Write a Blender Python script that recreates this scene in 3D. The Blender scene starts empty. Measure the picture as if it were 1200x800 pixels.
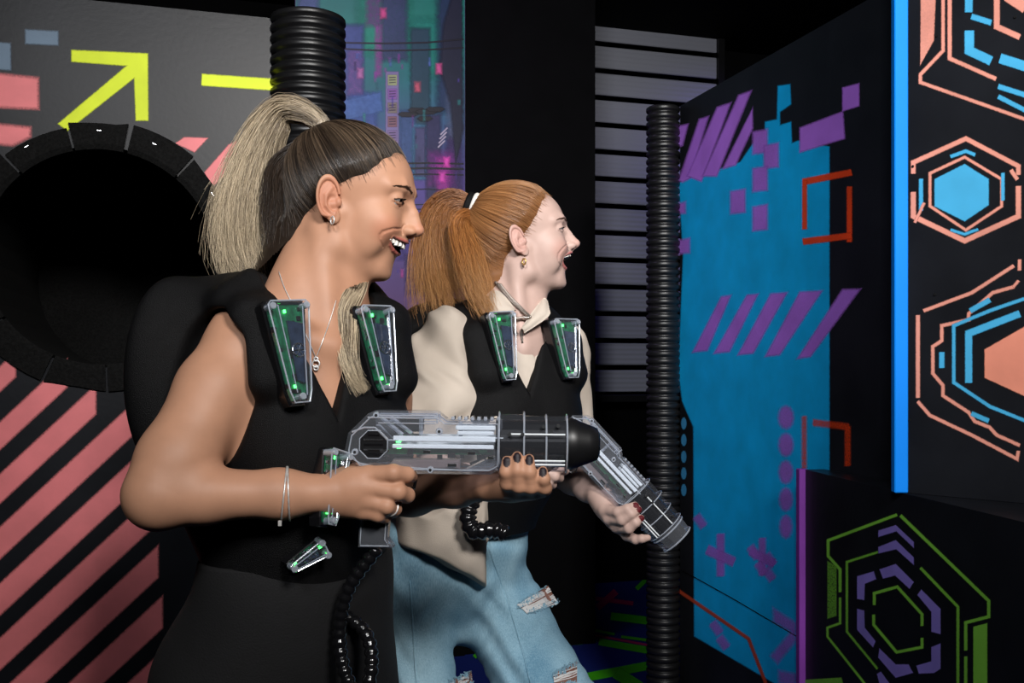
import bpy, bmesh, math, random
import numpy as np
from mathutils import Vector, Matrix

# ------------------------------------------------------------------ camera, world, lights, exposure
F, H, HY = 1167.0, 1.22, 430.0          # focal length in pixels, eye height, horizon row (1200x800 frame)
scene = bpy.context.scene
col = scene.collection
cam_data = bpy.data.cameras.new('camera')
cam_data.sensor_width = 36.0
cam_data.lens = 36.0 * F / 1200.0
cam_data.shift_y = (HY - 400.0) / 1200.0
cam_data.clip_start = 0.05
cam = bpy.data.objects.new('camera', cam_data)
cam.location = (0, 0, H)
cam.rotation_euler = (math.pi / 2, 0, 0)
col.objects.link(cam)
scene.camera = cam

world = bpy.data.worlds.new('dark_arena')
scene.world = world
world.use_nodes = True
wbg = world.node_tree.nodes['Background']
wbg.inputs[0].default_value = (0.35, 0.42, 0.62, 1)
wbg.inputs[1].default_value = 0.02

def area_light(name, loc, aim, size, power, color=(1, 1, 1), spread=180.0, size_y=None):
    d = bpy.data.lights.new(name, 'AREA')
    d.energy = power; d.color = color; d.size = size
    d.spread = math.radians(spread)
    if size_y:
        d.shape = 'RECTANGLE'; d.size_y = size_y
    o = bpy.data.objects.new(name, d)
    o.location = loc
    o.rotation_euler = (Vector(aim) - Vector(loc)).to_track_quat('-Z', 'Y').to_euler()
    col.objects.link(o)
    return o

# the photographer's gridded softbox, high and a little right of the camera
area_light('softbox_key', (1.02, -1.30, 2.90), (0.10, 2.3, 1.88), 0.65, 28.0, (1.0, 0.97, 0.94), spread=62)
# added weaker fill left of the camera, to brighten the cyan panel and slats
area_light('added_fill', (-0.45, -1.35, 2.80), (0.50, 2.8, 1.80), 0.55, 11.0, (0.97, 0.98, 1.0), spread=60)
# blue arena lamp at the back; unseen purple lamp added to light the mural
area_light('blue_house_lamp', (1.55, 5.15, 2.6), (1.15, 5.9, 2.1), 0.25, 1.2, (0.22, 0.16, 1.0), spread=120)
area_light('added_mural_fill', (-0.45, 3.3, 2.95), (-0.45, 4.3, 1.7), 0.5, 3.0, (0.66, 0.5, 1.0), spread=140)

scene.view_settings.view_transform = 'Standard'
scene.view_settings.look = 'None'
scene.view_settings.exposure = 0.0
scene.view_settings.gamma = 1.0
scene.view_settings.use_curve_mapping = False
scene.cycles.use_denoising = True
scene.cycles.transparent_max_bounces = 24
scene.cycles.max_bounces = 8
scene.cycles.sample_clamp_indirect = 4.0

# ------------------------------------------------------------------ helpers
def P(px, py, Y):
    return np.array([(px - 600.0) / F * Y, Y, H + (HY - py) / F * Y])

def srgb(r, g, b):
    def c(v):
        v /= 255.0
        return v / 12.92 if v <= 0.04045 else ((v + 0.055) / 1.055) ** 2.4
    return (c(r), c(g), c(b), 1.0)

def tag(o, label=None, cat=None, group=None, kind=None):
    if label: o['label'] = label
    if cat: o['category'] = cat
    if group: o['group'] = group
    if kind: o['kind'] = kind
    return o

def empty(name, loc=(0, 0, 0)):
    o = bpy.data.objects.new(name, None)
    o.location = [float(v) for v in loc]
    o.empty_display_size = 0.05
    col.objects.link(o)
    return o

def link(name, me, mat, parent=None, smooth=False):
    """link a mesh given in world coordinates, keeping its place under the parent"""
    o = bpy.data.objects.new(name, me)
    mats = mat if isinstance(mat, (list, tuple)) else [mat]
    if not me.materials:
        for m in mats:
            me.materials.append(m)
    if smooth:
        me.polygons.foreach_set('use_smooth', [True] * len(me.polygons))
    col.objects.link(o)
    if parent is not None:
        o.parent = parent
        off = Vector((0, 0, 0)); q = parent
        while q is not None:
            off += q.location; q = q.parent
        o.location = -off
    return o

def mesh_from(verts, faces, name='m'):
    me = bpy.data.meshes.new(name)
    me.from_pydata([tuple(map(float, v)) for v in verts], [], [tuple(int(i) for i in f) for f in faces])
    me.update()
    return me

def mesh_np(V, Fq, name='m', colors=None):
    """fast mesh from numpy; Fq is (n,4) or (n,3)"""
    me = bpy.data.meshes.new(name)
    n, k = Fq.shape
    me.vertices.add(len(V)); me.vertices.foreach_set('co', np.ascontiguousarray(V, dtype=np.float32).ravel())
    me.loops.add(n * k); me.loops.foreach_set('vertex_index', np.ascontiguousarray(Fq, dtype=np.int32).ravel())
    me.polygons.add(n); me.polygons.foreach_set('loop_start', np.arange(0, n * k, k, dtype=np.int32))
    me.polygons.foreach_set('use_smooth', np.ones(n, dtype=bool))
    me.update(calc_edges=True)
    if colors is not None:
        at = me.color_attributes.new('Col', 'FLOAT_COLOR', 'POINT')
        at.data.foreach_set('color', np.ascontiguousarray(colors, dtype=np.float32).ravel())
    return me

class MB:
    """collects verts / faces"""
    def __init__(self): self.v = []; self.f = []; self.c = []
    def add(self, vs, fs, color=None):
        o = len(self.v)
        self.v += [tuple(map(float, v)) for v in vs]
        self.f += [tuple(i + o for i in f) for f in fs]
        if color is not None:
            self.c += [color] * len(vs)
        return self
    def box(self, c, ax, half, bevel=0.0, color=None):
        """oriented box, chamfered on all edges when bevel > 0; ax = 3 unit vectors"""
        c = np.array(c, float); A = [np.array(a, float) for a in ax]; h = np.array(half, float)
        if bevel <= 0:
            vs = [c + A[0] * sx * h[0] + A[1] * sy * h[1] + A[2] * sz * h[2] for sx in (-1, 1) for sy in (-1, 1) for sz in (-1, 1)]
            fs = [(0, 1, 3, 2), (4, 6, 7, 5), (0, 4, 5, 1), (2, 3, 7, 6), (0, 2, 6, 4), (1, 5, 7, 3)]
            return self.add(vs, fs, color)
        b = min(bevel, 0.49 * 2 * h.min())
        idx = {}; vs = []
        for sx in (-1, 1):
            for sy in (-1, 1):
                for sz in (-1, 1):
                    s = (sx, sy, sz)
                    for k in range(3):
                        q = [s[i] * (h[i] - (0 if i == k else b)) for i in range(3)]
                        idx[(s, k)] = len(vs)
                        vs.append(c + A[0] * q[0] + A[1] * q[1] + A[2] * q[2])
        fs = []
        for k in range(3):
            i, j = [(1, 2), (0, 2), (0, 1)][k]
            for sg in (-1, 1):
                def S(a, b_):
                    t = [0, 0, 0]; t[k] = sg; t[i] = a; t[j] = b_; return tuple(t)
                fs.append([idx[(S(a, b_), k)] for a, b_ in ((-1, -1), (1, -1), (1, 1), (-1, 1))])
        for k in range(3):           # edges parallel to axis k
            i, j = [(1, 2), (0, 2), (0, 1)][k]
            for a in (-1, 1):
                for b_ in (-1, 1):
                    def S(e):
                        t = [0, 0, 0]; t[k] = e; t[i] = a; t[j] = b_; return tuple(t)
                    fs.append([idx[(S(-1), i)], idx[(S(1), i)], idx[(S(1), j)], idx[(S(-1), j)]])
        for sx in (-1, 1):
            for sy in (-1, 1):
                for sz in (-1, 1):
                    s = (sx, sy, sz); fs.append([idx[(s, 0)], idx[(s, 1)], idx[(s, 2)]])
        return self.add(vs, fs, color)
    def tube(self, pts, radii, n=8, caps=True, color=None, closed=False):
        pts = [np.array(p, float) for p in pts]
        m = len(pts)
        if not hasattr(radii, '__len__'): radii = [radii] * m
        ref = None; rings = []
        for i in range(m):
            if closed: t = pts[(i + 1) % m] - pts[i - 1]
            else: t = pts[min(i + 1, m - 1)] - pts[max(i - 1, 0)]
            t = t / (np.linalg.norm(t) + 1e-12)
            if ref is None:
                ref = np.cross(t, (0.0, 0.0, 1.0))
                if np.linalg.norm(ref) < 1e-3: ref = np.cross(t, (1.0, 0.0, 0.0))
            ref = ref - t * (ref @ t); ref /= np.linalg.norm(ref) + 1e-12
            b = np.cross(t, ref)
            rings.append([pts[i] + radii[i] * (math.cos(a) * ref + math.sin(a) * b) for a in [2 * math.pi * k / n for k in range(n)]])
        vs = [v for r in rings for v in r]
        fs = []
        for i in range(m if closed else m - 1):
            i2 = (i + 1) % m
            for k in range(n):
                fs.append((i * n + k, i * n + (k + 1) % n, i2 * n + (k + 1) % n, i2 * n + k))
        if caps and not closed:
            fs.append(tuple(range(n - 1, -1, -1))); fs.append(tuple((m - 1) * n + k for k in range(n)))
        return self.add(vs, fs, color)
    def prism(self, poly, fr, d0, d1, bevel=0.0, color=None):
        """extrude 2D poly (list of (a,b)) in frame fr=(O,e1,e2,n) between depths d0,d1 along n; bevel insets the end caps"""
        O, e1, e2, n = [np.array(v, float) for v in fr]
        n_ = len(poly)
        area = sum(poly[i][0] * poly[(i + 1) % n_][1] - poly[(i + 1) % n_][0] * poly[i][1] for i in range(n_))
        pl = poly if area > 0 else poly[::-1]
        layers = [(d0, bevel), (d0 + bevel, 0), (d1 - bevel, 0), (d1, bevel)] if bevel > 0 else [(d0, 0), (d1, 0)]
        vs = []
        for d, ins in layers:
            q = inset(pl, ins) if ins else pl
            vs += [O + e1 * a + e2 * b + n * d for a, b in q]
        fs = []
        for L in range(len(layers) - 1):
            for i in range(n_):
                j = (i + 1) % n_
                fs.append((L * n_ + i, L * n_ + j, (L + 1) * n_ + j, (L + 1) * n_ + i))
        fs.append(tuple(range(n_ - 1, -1, -1)))
        fs.append(tuple((len(layers) - 1) * n_ + i for i in range(n_)))
        return self.add(vs, fs, color)
    def mesh(self, name='m'):
        me = mesh_from(self.v, self.f, name)
        if self.c and len(self.c) == len(self.v):
            at = me.color_attributes.new('Col', 'FLOAT_COLOR', 'POINT')
            at.data.foreach_set('color', np.array(self.c, dtype=np.float32).ravel())
        return me
    def build(self, name, mat, parent=None, smooth=False):
        return link(name, self.mesh(name), mat, parent, smooth)

def inset(poly, d):
    """move each edge of a counter-clockwise polygon inwards by d (outwards when negative)"""
    n = len(poly); out = []
    for i in range(n):
        p0, p1, p2 = [np.array(poly[k % n], float) for k in (i - 1, i, i + 1)]
        a = (p1 - p0) / (np.linalg.norm(p1 - p0) + 1e-9); b = (p2 - p1) / (np.linalg.norm(p2 - p1) + 1e-9)
        na = np.array([-a[1], a[0]]); nb = np.array([-b[1], b[0]])
        m = na + nb; m /= np.linalg.norm(m) + 1e-9
        c = max(0.35, m @ na)
        out.append(tuple(p1 + m * d / c))
    return out

def smooth_path(pts, n):
    """Catmull-Rom through the points, n samples"""
    p = np.array(pts, float); m = len(p)
    q = np.vstack([2 * p[0] - p[1], p, 2 * p[-1] - p[-2]])
    out = []
    for t in np.linspace(0, m - 1 - 1e-6, n):
        i = int(t); u = t - i
        a, b, c, d = q[i], q[i + 1], q[i + 2], q[i + 3]
        out.append(0.5 * (2 * b + (c - a) * u + (2 * a - 5 * b + 4 * c - d) * u * u + (3 * b - a - 3 * c + d) * u ** 3))
    return np.array(out)

# ------------------------------------------------------------------ materials
def nodes_of(name):
    m = bpy.data.materials.new(name); m.use_nodes = True
    nt = m.node_tree
    return m, nt, nt.nodes['Principled BSDF'], nt.nodes['Material Output']

def set_in(b, **kw):
    for k, v in kw.items():
        b.inputs[k.replace('_', ' ')].default_value = v

def simple(name, color, rough=0.5, metal=0.0, spec=0.5, noise=0.0, scale=40.0, bump=0.0, bscale=200.0, sheen=0.0, coat=0.0):
    m, nt, b, out = nodes_of(name)
    c = color if len(color) == 4 else (*color, 1)
    set_in(b, Base_Color=c, Roughness=rough, Metallic=metal)
    b.inputs['Specular IOR Level'].default_value = spec
    if sheen: b.inputs['Sheen Weight'].default_value = sheen
    if coat: b.inputs['Coat Weight'].default_value = coat
    tc = nt.nodes.new('ShaderNodeTexCoord')
    if noise > 0:
        n = nt.nodes.new('ShaderNodeTexNoise'); n.inputs['Scale'].default_value = scale; n.inputs['Detail'].default_value = 6
        nt.links.new(tc.outputs['Object'], n.inputs['Vector'])
        r = nt.nodes.new('ShaderNodeMapRange'); r.inputs['From Min'].default_value = 0.3; r.inputs['From Max'].default_value = 0.7
        r.inputs['To Min'].default_value = 1 - noise; r.inputs['To Max'].default_value = 1 + noise
        nt.links.new(n.outputs['Fac'], r.inputs['Value'])
        mx = nt.nodes.new('ShaderNodeVectorMath'); mx.operation = 'SCALE'; mx.inputs[0].default_value = c[:3]
        nt.links.new(r.outputs[0], mx.inputs['Scale']); nt.links.new(mx.outputs[0], b.inputs['Base Color'])
    if bump > 0:
        n = nt.nodes.new('ShaderNodeTexNoise'); n.inputs['Scale'].default_value = bscale; n.inputs['Detail'].default_value = 4
        nt.links.new(tc.outputs['Object'], n.inputs['Vector'])
        bp = nt.nodes.new('ShaderNodeBump'); bp.inputs['Strength'].default_value = bump; bp.inputs['Distance'].default_value = 0.002
        nt.links.new(n.outputs['Fac'], bp.inputs['Height']); nt.links.new(bp.outputs[0], b.inputs['Normal'])
    return m

def emissive(name, color, strength):
    m, nt, b, out = nodes_of(name)
    set_in(b, Base_Color=(*color, 1), Roughness=0.4)
    b.inputs['Emission Color'].default_value = (*color, 1)
    b.inputs['Emission Strength'].default_value = strength
    return m

def clear_plastic(name, tint=(0.93, 0.95, 1.0), haze=0.06, gloss=0.10, hazecol=(0.75, 0.80, 0.9)):
    """thin clear moulding: see-through, fresnel gloss, a little milky scatter"""
    m, nt, b, out = nodes_of(name)
    nt.nodes.remove(b)
    tr = nt.nodes.new('ShaderNodeBsdfTransparent'); tr.inputs[0].default_value = (*tint, 1)
    gl = nt.nodes.new('ShaderNodeBsdfGlossy'); gl.inputs['Roughness'].default_value = 0.13
    di = nt.nodes.new('ShaderNodeBsdfDiffuse'); di.inputs[0].default_value = (*hazecol, 1)
    lw = nt.nodes.new('ShaderNodeLayerWeight'); lw.inputs['Blend'].default_value = 0.5     # same from either side of the thin wall
    fr = nt.nodes.new('ShaderNodeMath'); fr.operation = 'POWER'; fr.inputs[1].default_value = 4.0
    nt.links.new(lw.outputs['Facing'], fr.inputs[0])
    ad = nt.nodes.new('ShaderNodeMath'); ad.operation = 'MULTIPLY_ADD'; ad.use_clamp = True
    ad.inputs[1].default_value = 0.8; ad.inputs[2].default_value = gloss
    nt.links.new(fr.outputs[0], ad.inputs[0])
    m1 = nt.nodes.new('ShaderNodeMixShader'); m1.inputs[0].default_value = haze
    nt.links.new(tr.outputs[0], m1.inputs[1]); nt.links.new(di.outputs[0], m1.inputs[2])
    m2 = nt.nodes.new('ShaderNodeMixShader')
    nt.links.new(ad.outputs[0], m2.inputs[0]); nt.links.new(m1.outputs[0], m2.inputs[1]); nt.links.new(gl.outputs[0], m2.inputs[2])
    nt.links.new(m2.outputs[0], out.inputs[0])
    return m

def paint_material(name, rough=0.55, grain=260.0):
    """sprayed paint layer: colour and coverage come from the paint itself (Col attribute), edges break up into speckle"""
    m, nt, b, out = nodes_of(name)
    at = nt.nodes.new('ShaderNodeVertexColor'); at.layer_name = 'Col'
    set_in(b, Roughness=rough); b.inputs['Specular IOR Level'].default_value = 0.3
    tc = nt.nodes.new('ShaderNodeTexCoord')
    n = nt.nodes.new('ShaderNodeTexNoise'); n.inputs['Scale'].default_value = grain; n.inputs['Detail'].default_value = 3
    nt.links.new(tc.outputs['Object'], n.inputs['Vector'])
    r = nt.nodes.new('ShaderNodeMath'); r.operation = 'MULTIPLY_ADD'; r.inputs[1].default_value = 0.9; r.inputs[2].default_value = -0.45
    nt.links.new(n.outputs['Fac'], r.inputs[0])
    # alpha' = alpha + (noise-.5)*.9*4*alpha*(1-alpha)
    om = nt.nodes.new('ShaderNodeMath'); om.operation = 'SUBTRACT'; om.inputs[0].default_value = 1.0
    nt.links.new(at.outputs['Alpha'], om.inputs[1])
    pr = nt.nodes.new('ShaderNodeMath'); pr.operation = 'MULTIPLY'
    nt.links.new(at.outputs['Alpha'], pr.inputs[0]); nt.links.new(om.outputs[0], pr.inputs[1])
    p4 = nt.nodes.new('ShaderNodeMath'); p4.operation = 'MULTIPLY'; p4.inputs[1].default_value = 4.0
    nt.links.new(pr.outputs[0], p4.inputs[0])
    ma = nt.nodes.new('ShaderNodeMath'); ma.operation = 'MULTIPLY_ADD'; ma.use_clamp = True
    nt.links.new(r.outputs[0], ma.inputs[0]); nt.links.new(p4.outputs[0], ma.inputs[1]); nt.links.new(at.outputs['Alpha'], ma.inputs[2])
    nt.links.new(ma.outputs[0], b.inputs['Alpha'])
    n2 = nt.nodes.new('ShaderNodeTexNoise'); n2.inputs['Scale'].default_value = 9.0; n2.inputs['Detail'].default_value = 5
    nt.links.new(tc.outputs['Object'], n2.inputs['Vector'])
    mr = nt.nodes.new('ShaderNodeMapRange'); mr.inputs['From Min'].default_value = 0.3; mr.inputs['From Max'].default_value = 0.7
    mr.inputs['To Min'].default_value = 0.86; mr.inputs['To Max'].default_value = 1.1
    nt.links.new(n2.outputs['Fac'], mr.inputs['Value'])
    vm = nt.nodes.new('ShaderNodeVectorMath'); vm.operation = 'SCALE'
    nt.links.new(at.outputs['Color'], vm.inputs[0]); nt.links.new(mr.outputs[0], vm.inputs['Scale'])
    nt.links.new(vm.outputs[0], b.inputs['Base Color'])
    return m

M = {}
M['black_wall'] = simple('black_wall_paint', (0.009, 0.010, 0.013), 0.38, spec=0.17, noise=0.25, scale=6, bump=0.12, bscale=90)
M['black_matte'] = simple('black_matte_paint', (0.0022, 0.0022, 0.0026), 0.85, spec=0.08, noise=0.2, scale=8)
M['black_felt'] = simple('black_felt', (0.006, 0.006, 0.006), 0.95, spec=0.15, noise=0.5, scale=160, bump=1.0, bscale=420)
M['black_pipe'] = simple('black_corrugated_plastic', (0.0065, 0.0065, 0.0072), 0.38, spec=0.42, noise=0.2, scale=30)
M['steel'] = simple('staple_steel', (0.6, 0.6, 0.62), 0.25, metal=1.0)
M['silver'] = simple('silver', (0.85, 0.83, 0.80), 0.38, metal=0.6)
M['gold'] = simple('gold', (0.75, 0.48, 0.18), 0.3, metal=0.7)
M['blue_paint'] = simple('bright_blue_paint', srgb(0, 132, 240), 0.6, spec=0.2, noise=0.05, scale=5)
M['purple_paint'] = simple('purple_edge_paint', srgb(120, 50, 150), 0.55, noise=0.1, scale=9)
M['paint'] = paint_material('sprayed_paint')
M['print'] = paint_material('printed_mural', rough=0.45, grain=60)
# ------------------------------------------------------------------ the room
A17 = math.radians(17.0)
U = np.array([math.cos(A17), math.sin(A17), 0.0])      # along the back walls, to the right and away
V = np.array([-math.sin(A17), math.cos(A17), 0.0])     # away from the camera
Z = np.array([0.0, 0.0, 1.0])

class Plane:
    """a vertical surface: origin O, unit horizontal e1 (rightwards), normal n towards the viewer"""
    def __init__(self, O, e1):
        self.O = np.array(O, float); self.e1 = np.array(e1, float) / np.linalg.norm(e1)
        self.n = np.cross(self.e1, Z)
        self.fr = (self.O, self.e1, Z, self.n)
    def at(self, px, py):
        d = np.array([(px - 600.0) / F, 1.0, (HY - py) / F]); c = np.array([0, 0, H])
        t = ((self.O - c) @ self.n) / (d @ self.n)
        w = c + d * t - self.O
        return (w @ self.e1, w[2])
    def w(self, a, b, d=0.0):
        return self.O + self.e1 * a + Z * b + self.n * d

def ccw(poly):
    n = len(poly)
    s = sum(poly[i][0] * poly[(i + 1) % n][1] - poly[(i + 1) % n][0] * poly[i][1] for i in range(n))
    return list(poly) if s > 0 else list(poly)[::-1]

class Paint:
    """flat sprayed graphics lying on a surface; shapes are given in picture pixels and laid on the plane"""
    def __init__(self, plane, lift=0.0006): self.pl = plane; self.mb = MB(); self.k = 0; self.lift = lift
    def _emit(self, rings, colors, faces):
        self.k += 1
        d = self.lift + 0.00003 * self.k
        vs = [self.pl.w(*self.pl.at(x, y), d) for x, y in rings]
        o = len(self.mb.v)
        self.mb.v += [tuple(map(float, v)) for v in vs]
        self.mb.f += [tuple(i + o for i in f) for f in faces]
        self.mb.c += colors
    def poly(self, pts, color, soft=1.5, alpha=1.0):
        q = ccw([(x, -y) for x, y in pts]); n = len(q)
        inn = inset(q, soft * 0.5); out = inset(q, -soft * 0.8)
        rings = [(x, -y) for x, y in inn] + [(x, -y) for x, y in out]
        c3 = tuple(color[:3])
        cols = [(*c3, alpha)] * n + [(*c3, 0.0)] * n
        fs = [tuple(range(n))] + [(i, n + i, n + (i + 1) % n, (i + 1) % n) for i in range(n)]
        self._emit(rings, cols, fs)
    def stroke(self, pts, width, color, soft=1.2, alpha=1.0, closed=False):
        p = [np.array(v, float) for v in pts]; m = len(p)
        L = []
        for i in range(m):
            if closed: a, b = p[i] - p[i - 1], p[(i + 1) % m] - p[i]
            else: a, b = p[i] - p[max(i - 1, 0)], p[min(i + 1, m - 1)] - p[i]
            if np.linalg.norm(a) < 1e-6: a = b
            if np.linalg.norm(b) < 1e-6: b = a
            a = a / np.linalg.norm(a); b = b / np.linalg.norm(b)
            na, nb = np.array([-a[1], a[0]]), np.array([-b[1], b[0]])
            mm = na + nb; mm /= np.linalg.norm(mm) + 1e-9
            L.append(mm / max(0.4, mm @ na))
        hw = width / 2; hi, ho = max(hw - soft * 0.5, hw * 0.3), hw + soft * 0.8
        rows = []
        for i in range(m):
            rows.append([p[i] + L[i] * s for s in (-ho, -hi, hi, ho)])
        al = [[0, alpha, alpha, 0]] * m
        if not closed:
            d0 = (p[1] - p[0]) / np.linalg.norm(p[1] - p[0]); d1 = (p[-1] - p[-2]) / np.linalg.norm(p[-1] - p[-2])
            rows = [[v - d0 * soft * 0.8 for v in rows[0]]] + rows + [[v + d1 * soft * 0.8 for v in rows[-1]]]
            al = [[0] * 4] + al + [[0] * 4]
        m2 = len(rows); c3 = tuple(color[:3])
        rings = [tuple(v) for r in rows for v in r]; cols = [(*c3, float(x)) for r in al for x in r]
        fs = []
        for i in range(m2 if closed else m2 - 1):
            j = (i + 1) % m2
            for k in range(3):
                fs.append((i * 4 + k, i * 4 + k + 1, j * 4 + k + 1, j * 4 + k))
        self._emit(rings, cols, fs)
    def vgrad(self, x0, x1, stops):
        rings, cols, fs = [], [], []
        for i, (y, c) in enumerate(stops):
            rings += [(x0, y), (x1, y)]; cols += [(*srgb(*c)[:3], 1.0)] * 2
            if i: fs.append((2 * i - 2, 2 * i - 1, 2 * i + 1, 2 * i))
        self._emit(rings, cols, fs)
    def build(self, name, parent, mat=None):
        return self.mb.build(name, mat or M['paint'], parent)

# ---- floor with the patterned carpet
def carpet_material():
    m, nt, b, out = nodes_of('dark_blue_carpet')
    tc = nt.nodes.new('ShaderNodeTexCoord')
    n = nt.nodes.new('ShaderNodeTexNoise'); n.inputs['Scale'].default_value = 300; n.inputs['Detail'].default_value = 3
    nt.links.new(tc.outputs['Object'], n.inputs['Vector'])
    cr = nt.nodes.new('ShaderNodeValToRGB')
    cr.color_ramp.elements[0].color = (0.006, 0.012, 0.09, 1); cr.color_ramp.elements[0].position = 0.3
    cr.color_ramp.elements[1].color = (0.012, 0.03, 0.22, 1); cr.color_ramp.elements[1].position = 0.7
    nt.links.new(n.outputs['Fac'], cr.inputs[0]); nt.links.new(cr.outputs[0], b.inputs['Base Color'])
    bp = nt.nodes.new('ShaderNodeBump'); bp.inputs['Strength'].default_value = 0.6; bp.inputs['Distance'].default_value = 0.003
    nt.links.new(n.outputs['Fac'], bp.inputs['Height']); nt.links.new(bp.outputs[0], b.inputs['Normal'])
    set_in(b, Roughness=0.95); b.inputs['Specular IOR Level'].default_value = 0.1
    return m
M['carpet'] = carpet_material()
mb = MB(); mb.box((0.0, 2.6, -0.02), ((1, 0, 0), (0, 1, 0), (0, 0, 1)), (4.2, 4.4, 0.02))
floor = mb.build('floor', M['carpet']); tag(floor, kind='structure')

class FloorPlane:
    def at(self, px, py):
        t = H / ((py - HY) / F); return ((px - 600) / F * t, t)
    def w(self, a, b, d=0.0): return np.array([a, b, d])
fp = FloorPlane()
gp = Paint(fp, 0.001)
GRN = srgb(70, 190, 20); PNK = srgb(170, 25, 90)
for pts, w, c in [
    ([(686, 700), (742, 707)], 5, PNK), ([(700, 712), (722, 693)], 8, PNK),
    ([(662, 702), (672, 691)], 12, GRN), ([(746, 690), (760, 676)], 5, GRN),
    ([(716, 722), (765, 728)], 9, GRN), ([(702, 752), (765, 763)], 8, GRN), ([(688, 737), (720, 743)], 3, GRN),
    ([(728, 746), (765, 751)], 3, GRN), ([(664, 738), (765, 757)], 2.5, PNK),
    ([(680, 795), (765, 779)], 10, GRN), ([(722, 788), (750, 806)], 14, GRN), ([(665, 753), (682, 752)], 6, GRN),
    ([(420, 762), (455, 756)], 4, GRN), ([(432, 784), (450, 776)], 4, GRN), ([(556, 770), (566, 760)], 5, GRN), ([(425, 795), (470, 786)], 4, PNK)]:
    gp.stroke(pts, w, c, soft=0.6)
gp.build('carpet_pattern', floor)

# ---- ceiling and outer walls (black, mostly lost in the dark)
X3 = ((1, 0, 0), (0, 1, 0), (0, 0, 1))
def slab(name, c, ax, half, mat, parent=None, bevel=0.0):
    m = MB(); m.box(c, ax, half, bevel); return m.build(name, mat, parent)
tag(slab('ceiling', (0.0, 2.6, 3.12), X3, (4.2, 4.4, 0.04), M['black_matte']), kind='structure')
UV3 = (U, V, Z)
back_O = P(692, 430, 5.45); back_O[2] = 0
# back wall behind everything
tag(slab('wall_back', back_O + U * 0.4 + V * 0.20 + Z * 1.54, UV3, (3.9, 0.05, 1.54), M['black_matte']), kind='structure')
tag(slab('wall_left', (-3.2, 2.6, 1.54), X3, (0.05, 3.6, 1.54), M['black_matte']), kind='structure')
tag(slab('wall_right', (3.2, 2.6, 1.54), X3, (0.05, 3.6, 1.54), M['black_matte']), kind='structure')
tag(slab('wall_front', (0, -1.7, 1.54), X3, (4.1, 0.05, 1.54), M['black_matte']), kind='structure')

# ---- left partition with the round crawl hole
LP = Plane(P(318, 430, 2.47) * np.array([1, 1, 0]), U)
wall_h = 2.085
a_max = 0.0; a_min = -1.45
hc = LP.at(120, 301); hr = 0.262
def holed_panel(plane, a0, a1, b0, b1, c, r, depth, seg=64):
    vs, fs = [], []
    corners = [math.atan2(y - c[1], x - c[0]) for x in (a0, a1) for y in (b0, b1)]
    angs = sorted(set([2 * math.pi * k / seg - math.pi for k in range(seg)] + corners))
    n = len(angs)
    for d in (0.0, -depth):
        for t in angs:
            vs.append(plane.w(c[0] + r * math.cos(t), c[1] + r * math.sin(t), d))
        for t in angs:
            cx, sy = math.cos(t), math.sin(t)
            k = min(((a1 - c[0]) / cx if cx > 1e-9 else (a0 - c[0]) / cx if cx < -1e-9 else 1e9),
                    ((b1 - c[1]) / sy if sy > 1e-9 else (b0 - c[1]) / sy if sy < -1e-9 else 1e9))
            vs.append(plane.w(c[0] + k * cx, c[1] + k * sy, d))
    for i in range(n):
        j = (i + 1) % n
        fs.append((i, n + i, n + j, j)[::-1]); fs.append((2 * n + i, 2 * n + j, 3 * n + j, 3 * n + i)[::-1])
        fs.append((i, j, 2 * n + j, 2 * n + i)[::-1]); fs.append((n + i, 3 * n + i, 3 * n + j, n + j)[::-1])
    return mesh_from(vs, fs, 'holed_panel')
wl = link('wall_partition_left', holed_panel(LP, a_min, a_max, 0.0, wall_h, hc, hr, 0.05), M['black_wall'])
tag(wl, kind='structure')
wp = Paint(LP)
YEL = srgb(222, 240, 30); PINK = srgb(232, 128, 132); SLATE = srgb(98, 118, 138)
wp.poly([(84, 59), (173, 63), (173.5, 141), (159.5, 141), (157.5, 91), (79, 153), (68.5, 145), (149, 77), (84, 72)], YEL, 1.6)
wp.stroke([(237, 93.5), (326, 99.5)], 13, YEL, 1.6)
wp.poly([(30, 35), (68, 37), (68, 53), (30, 51)], SLATE, 2.0)
wp.poly([(-30, 48), (12, 51), (12.5, 82), (-30, 79)], SLATE, 2.0)
wp.poly([(-30, 84), (44, 92), (44.5, 127), (-30, 124)], PINK, 4)
wp.poly([(-30, 143), (35, 150), (35, 160), (15, 170), (-30, 165)], PINK, 4)
# pink bars right of the hole
wp.poly([(206, 168), (216, 161), (243, 162), (228, 178)], PINK, 1.5)
wp.poly([(240, 202), (268, 170), (282, 163), (289, 165), (289, 183), (247, 220)], PINK, 1.5)
wp.poly([(158, 160), (172, 158), (174, 164), (163, 172)], PINK, 1.0)
# the diagonal stripe field below the hole
def stripe(xa, ya, w, x1):
    m = -0.93
    pts = [(-40, ya + (-40 - xa) * m), (x1, ya + (x1 - xa) * m), (x1, ya + w + (x1 - xa) * m), (-40, ya + w + (-40 - xa) * m)]
    return pts
BOT = [(0, 430, 28, 18), (0, 495, 31, 78), (0, 556, 33, 112), (0, 618, 36, 165), (0, 684, 36, 170), (0, 748, 36, 175), (0, 812, 36, 185), (0, 876, 36, 190), (0, 940, 36, 200)]
for xa, ya, w, x1 in BOT:
    wp.poly(stripe(xa, ya, w, x1), PINK, 2.6)
wp.build('painted_graphics', wl)

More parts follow.
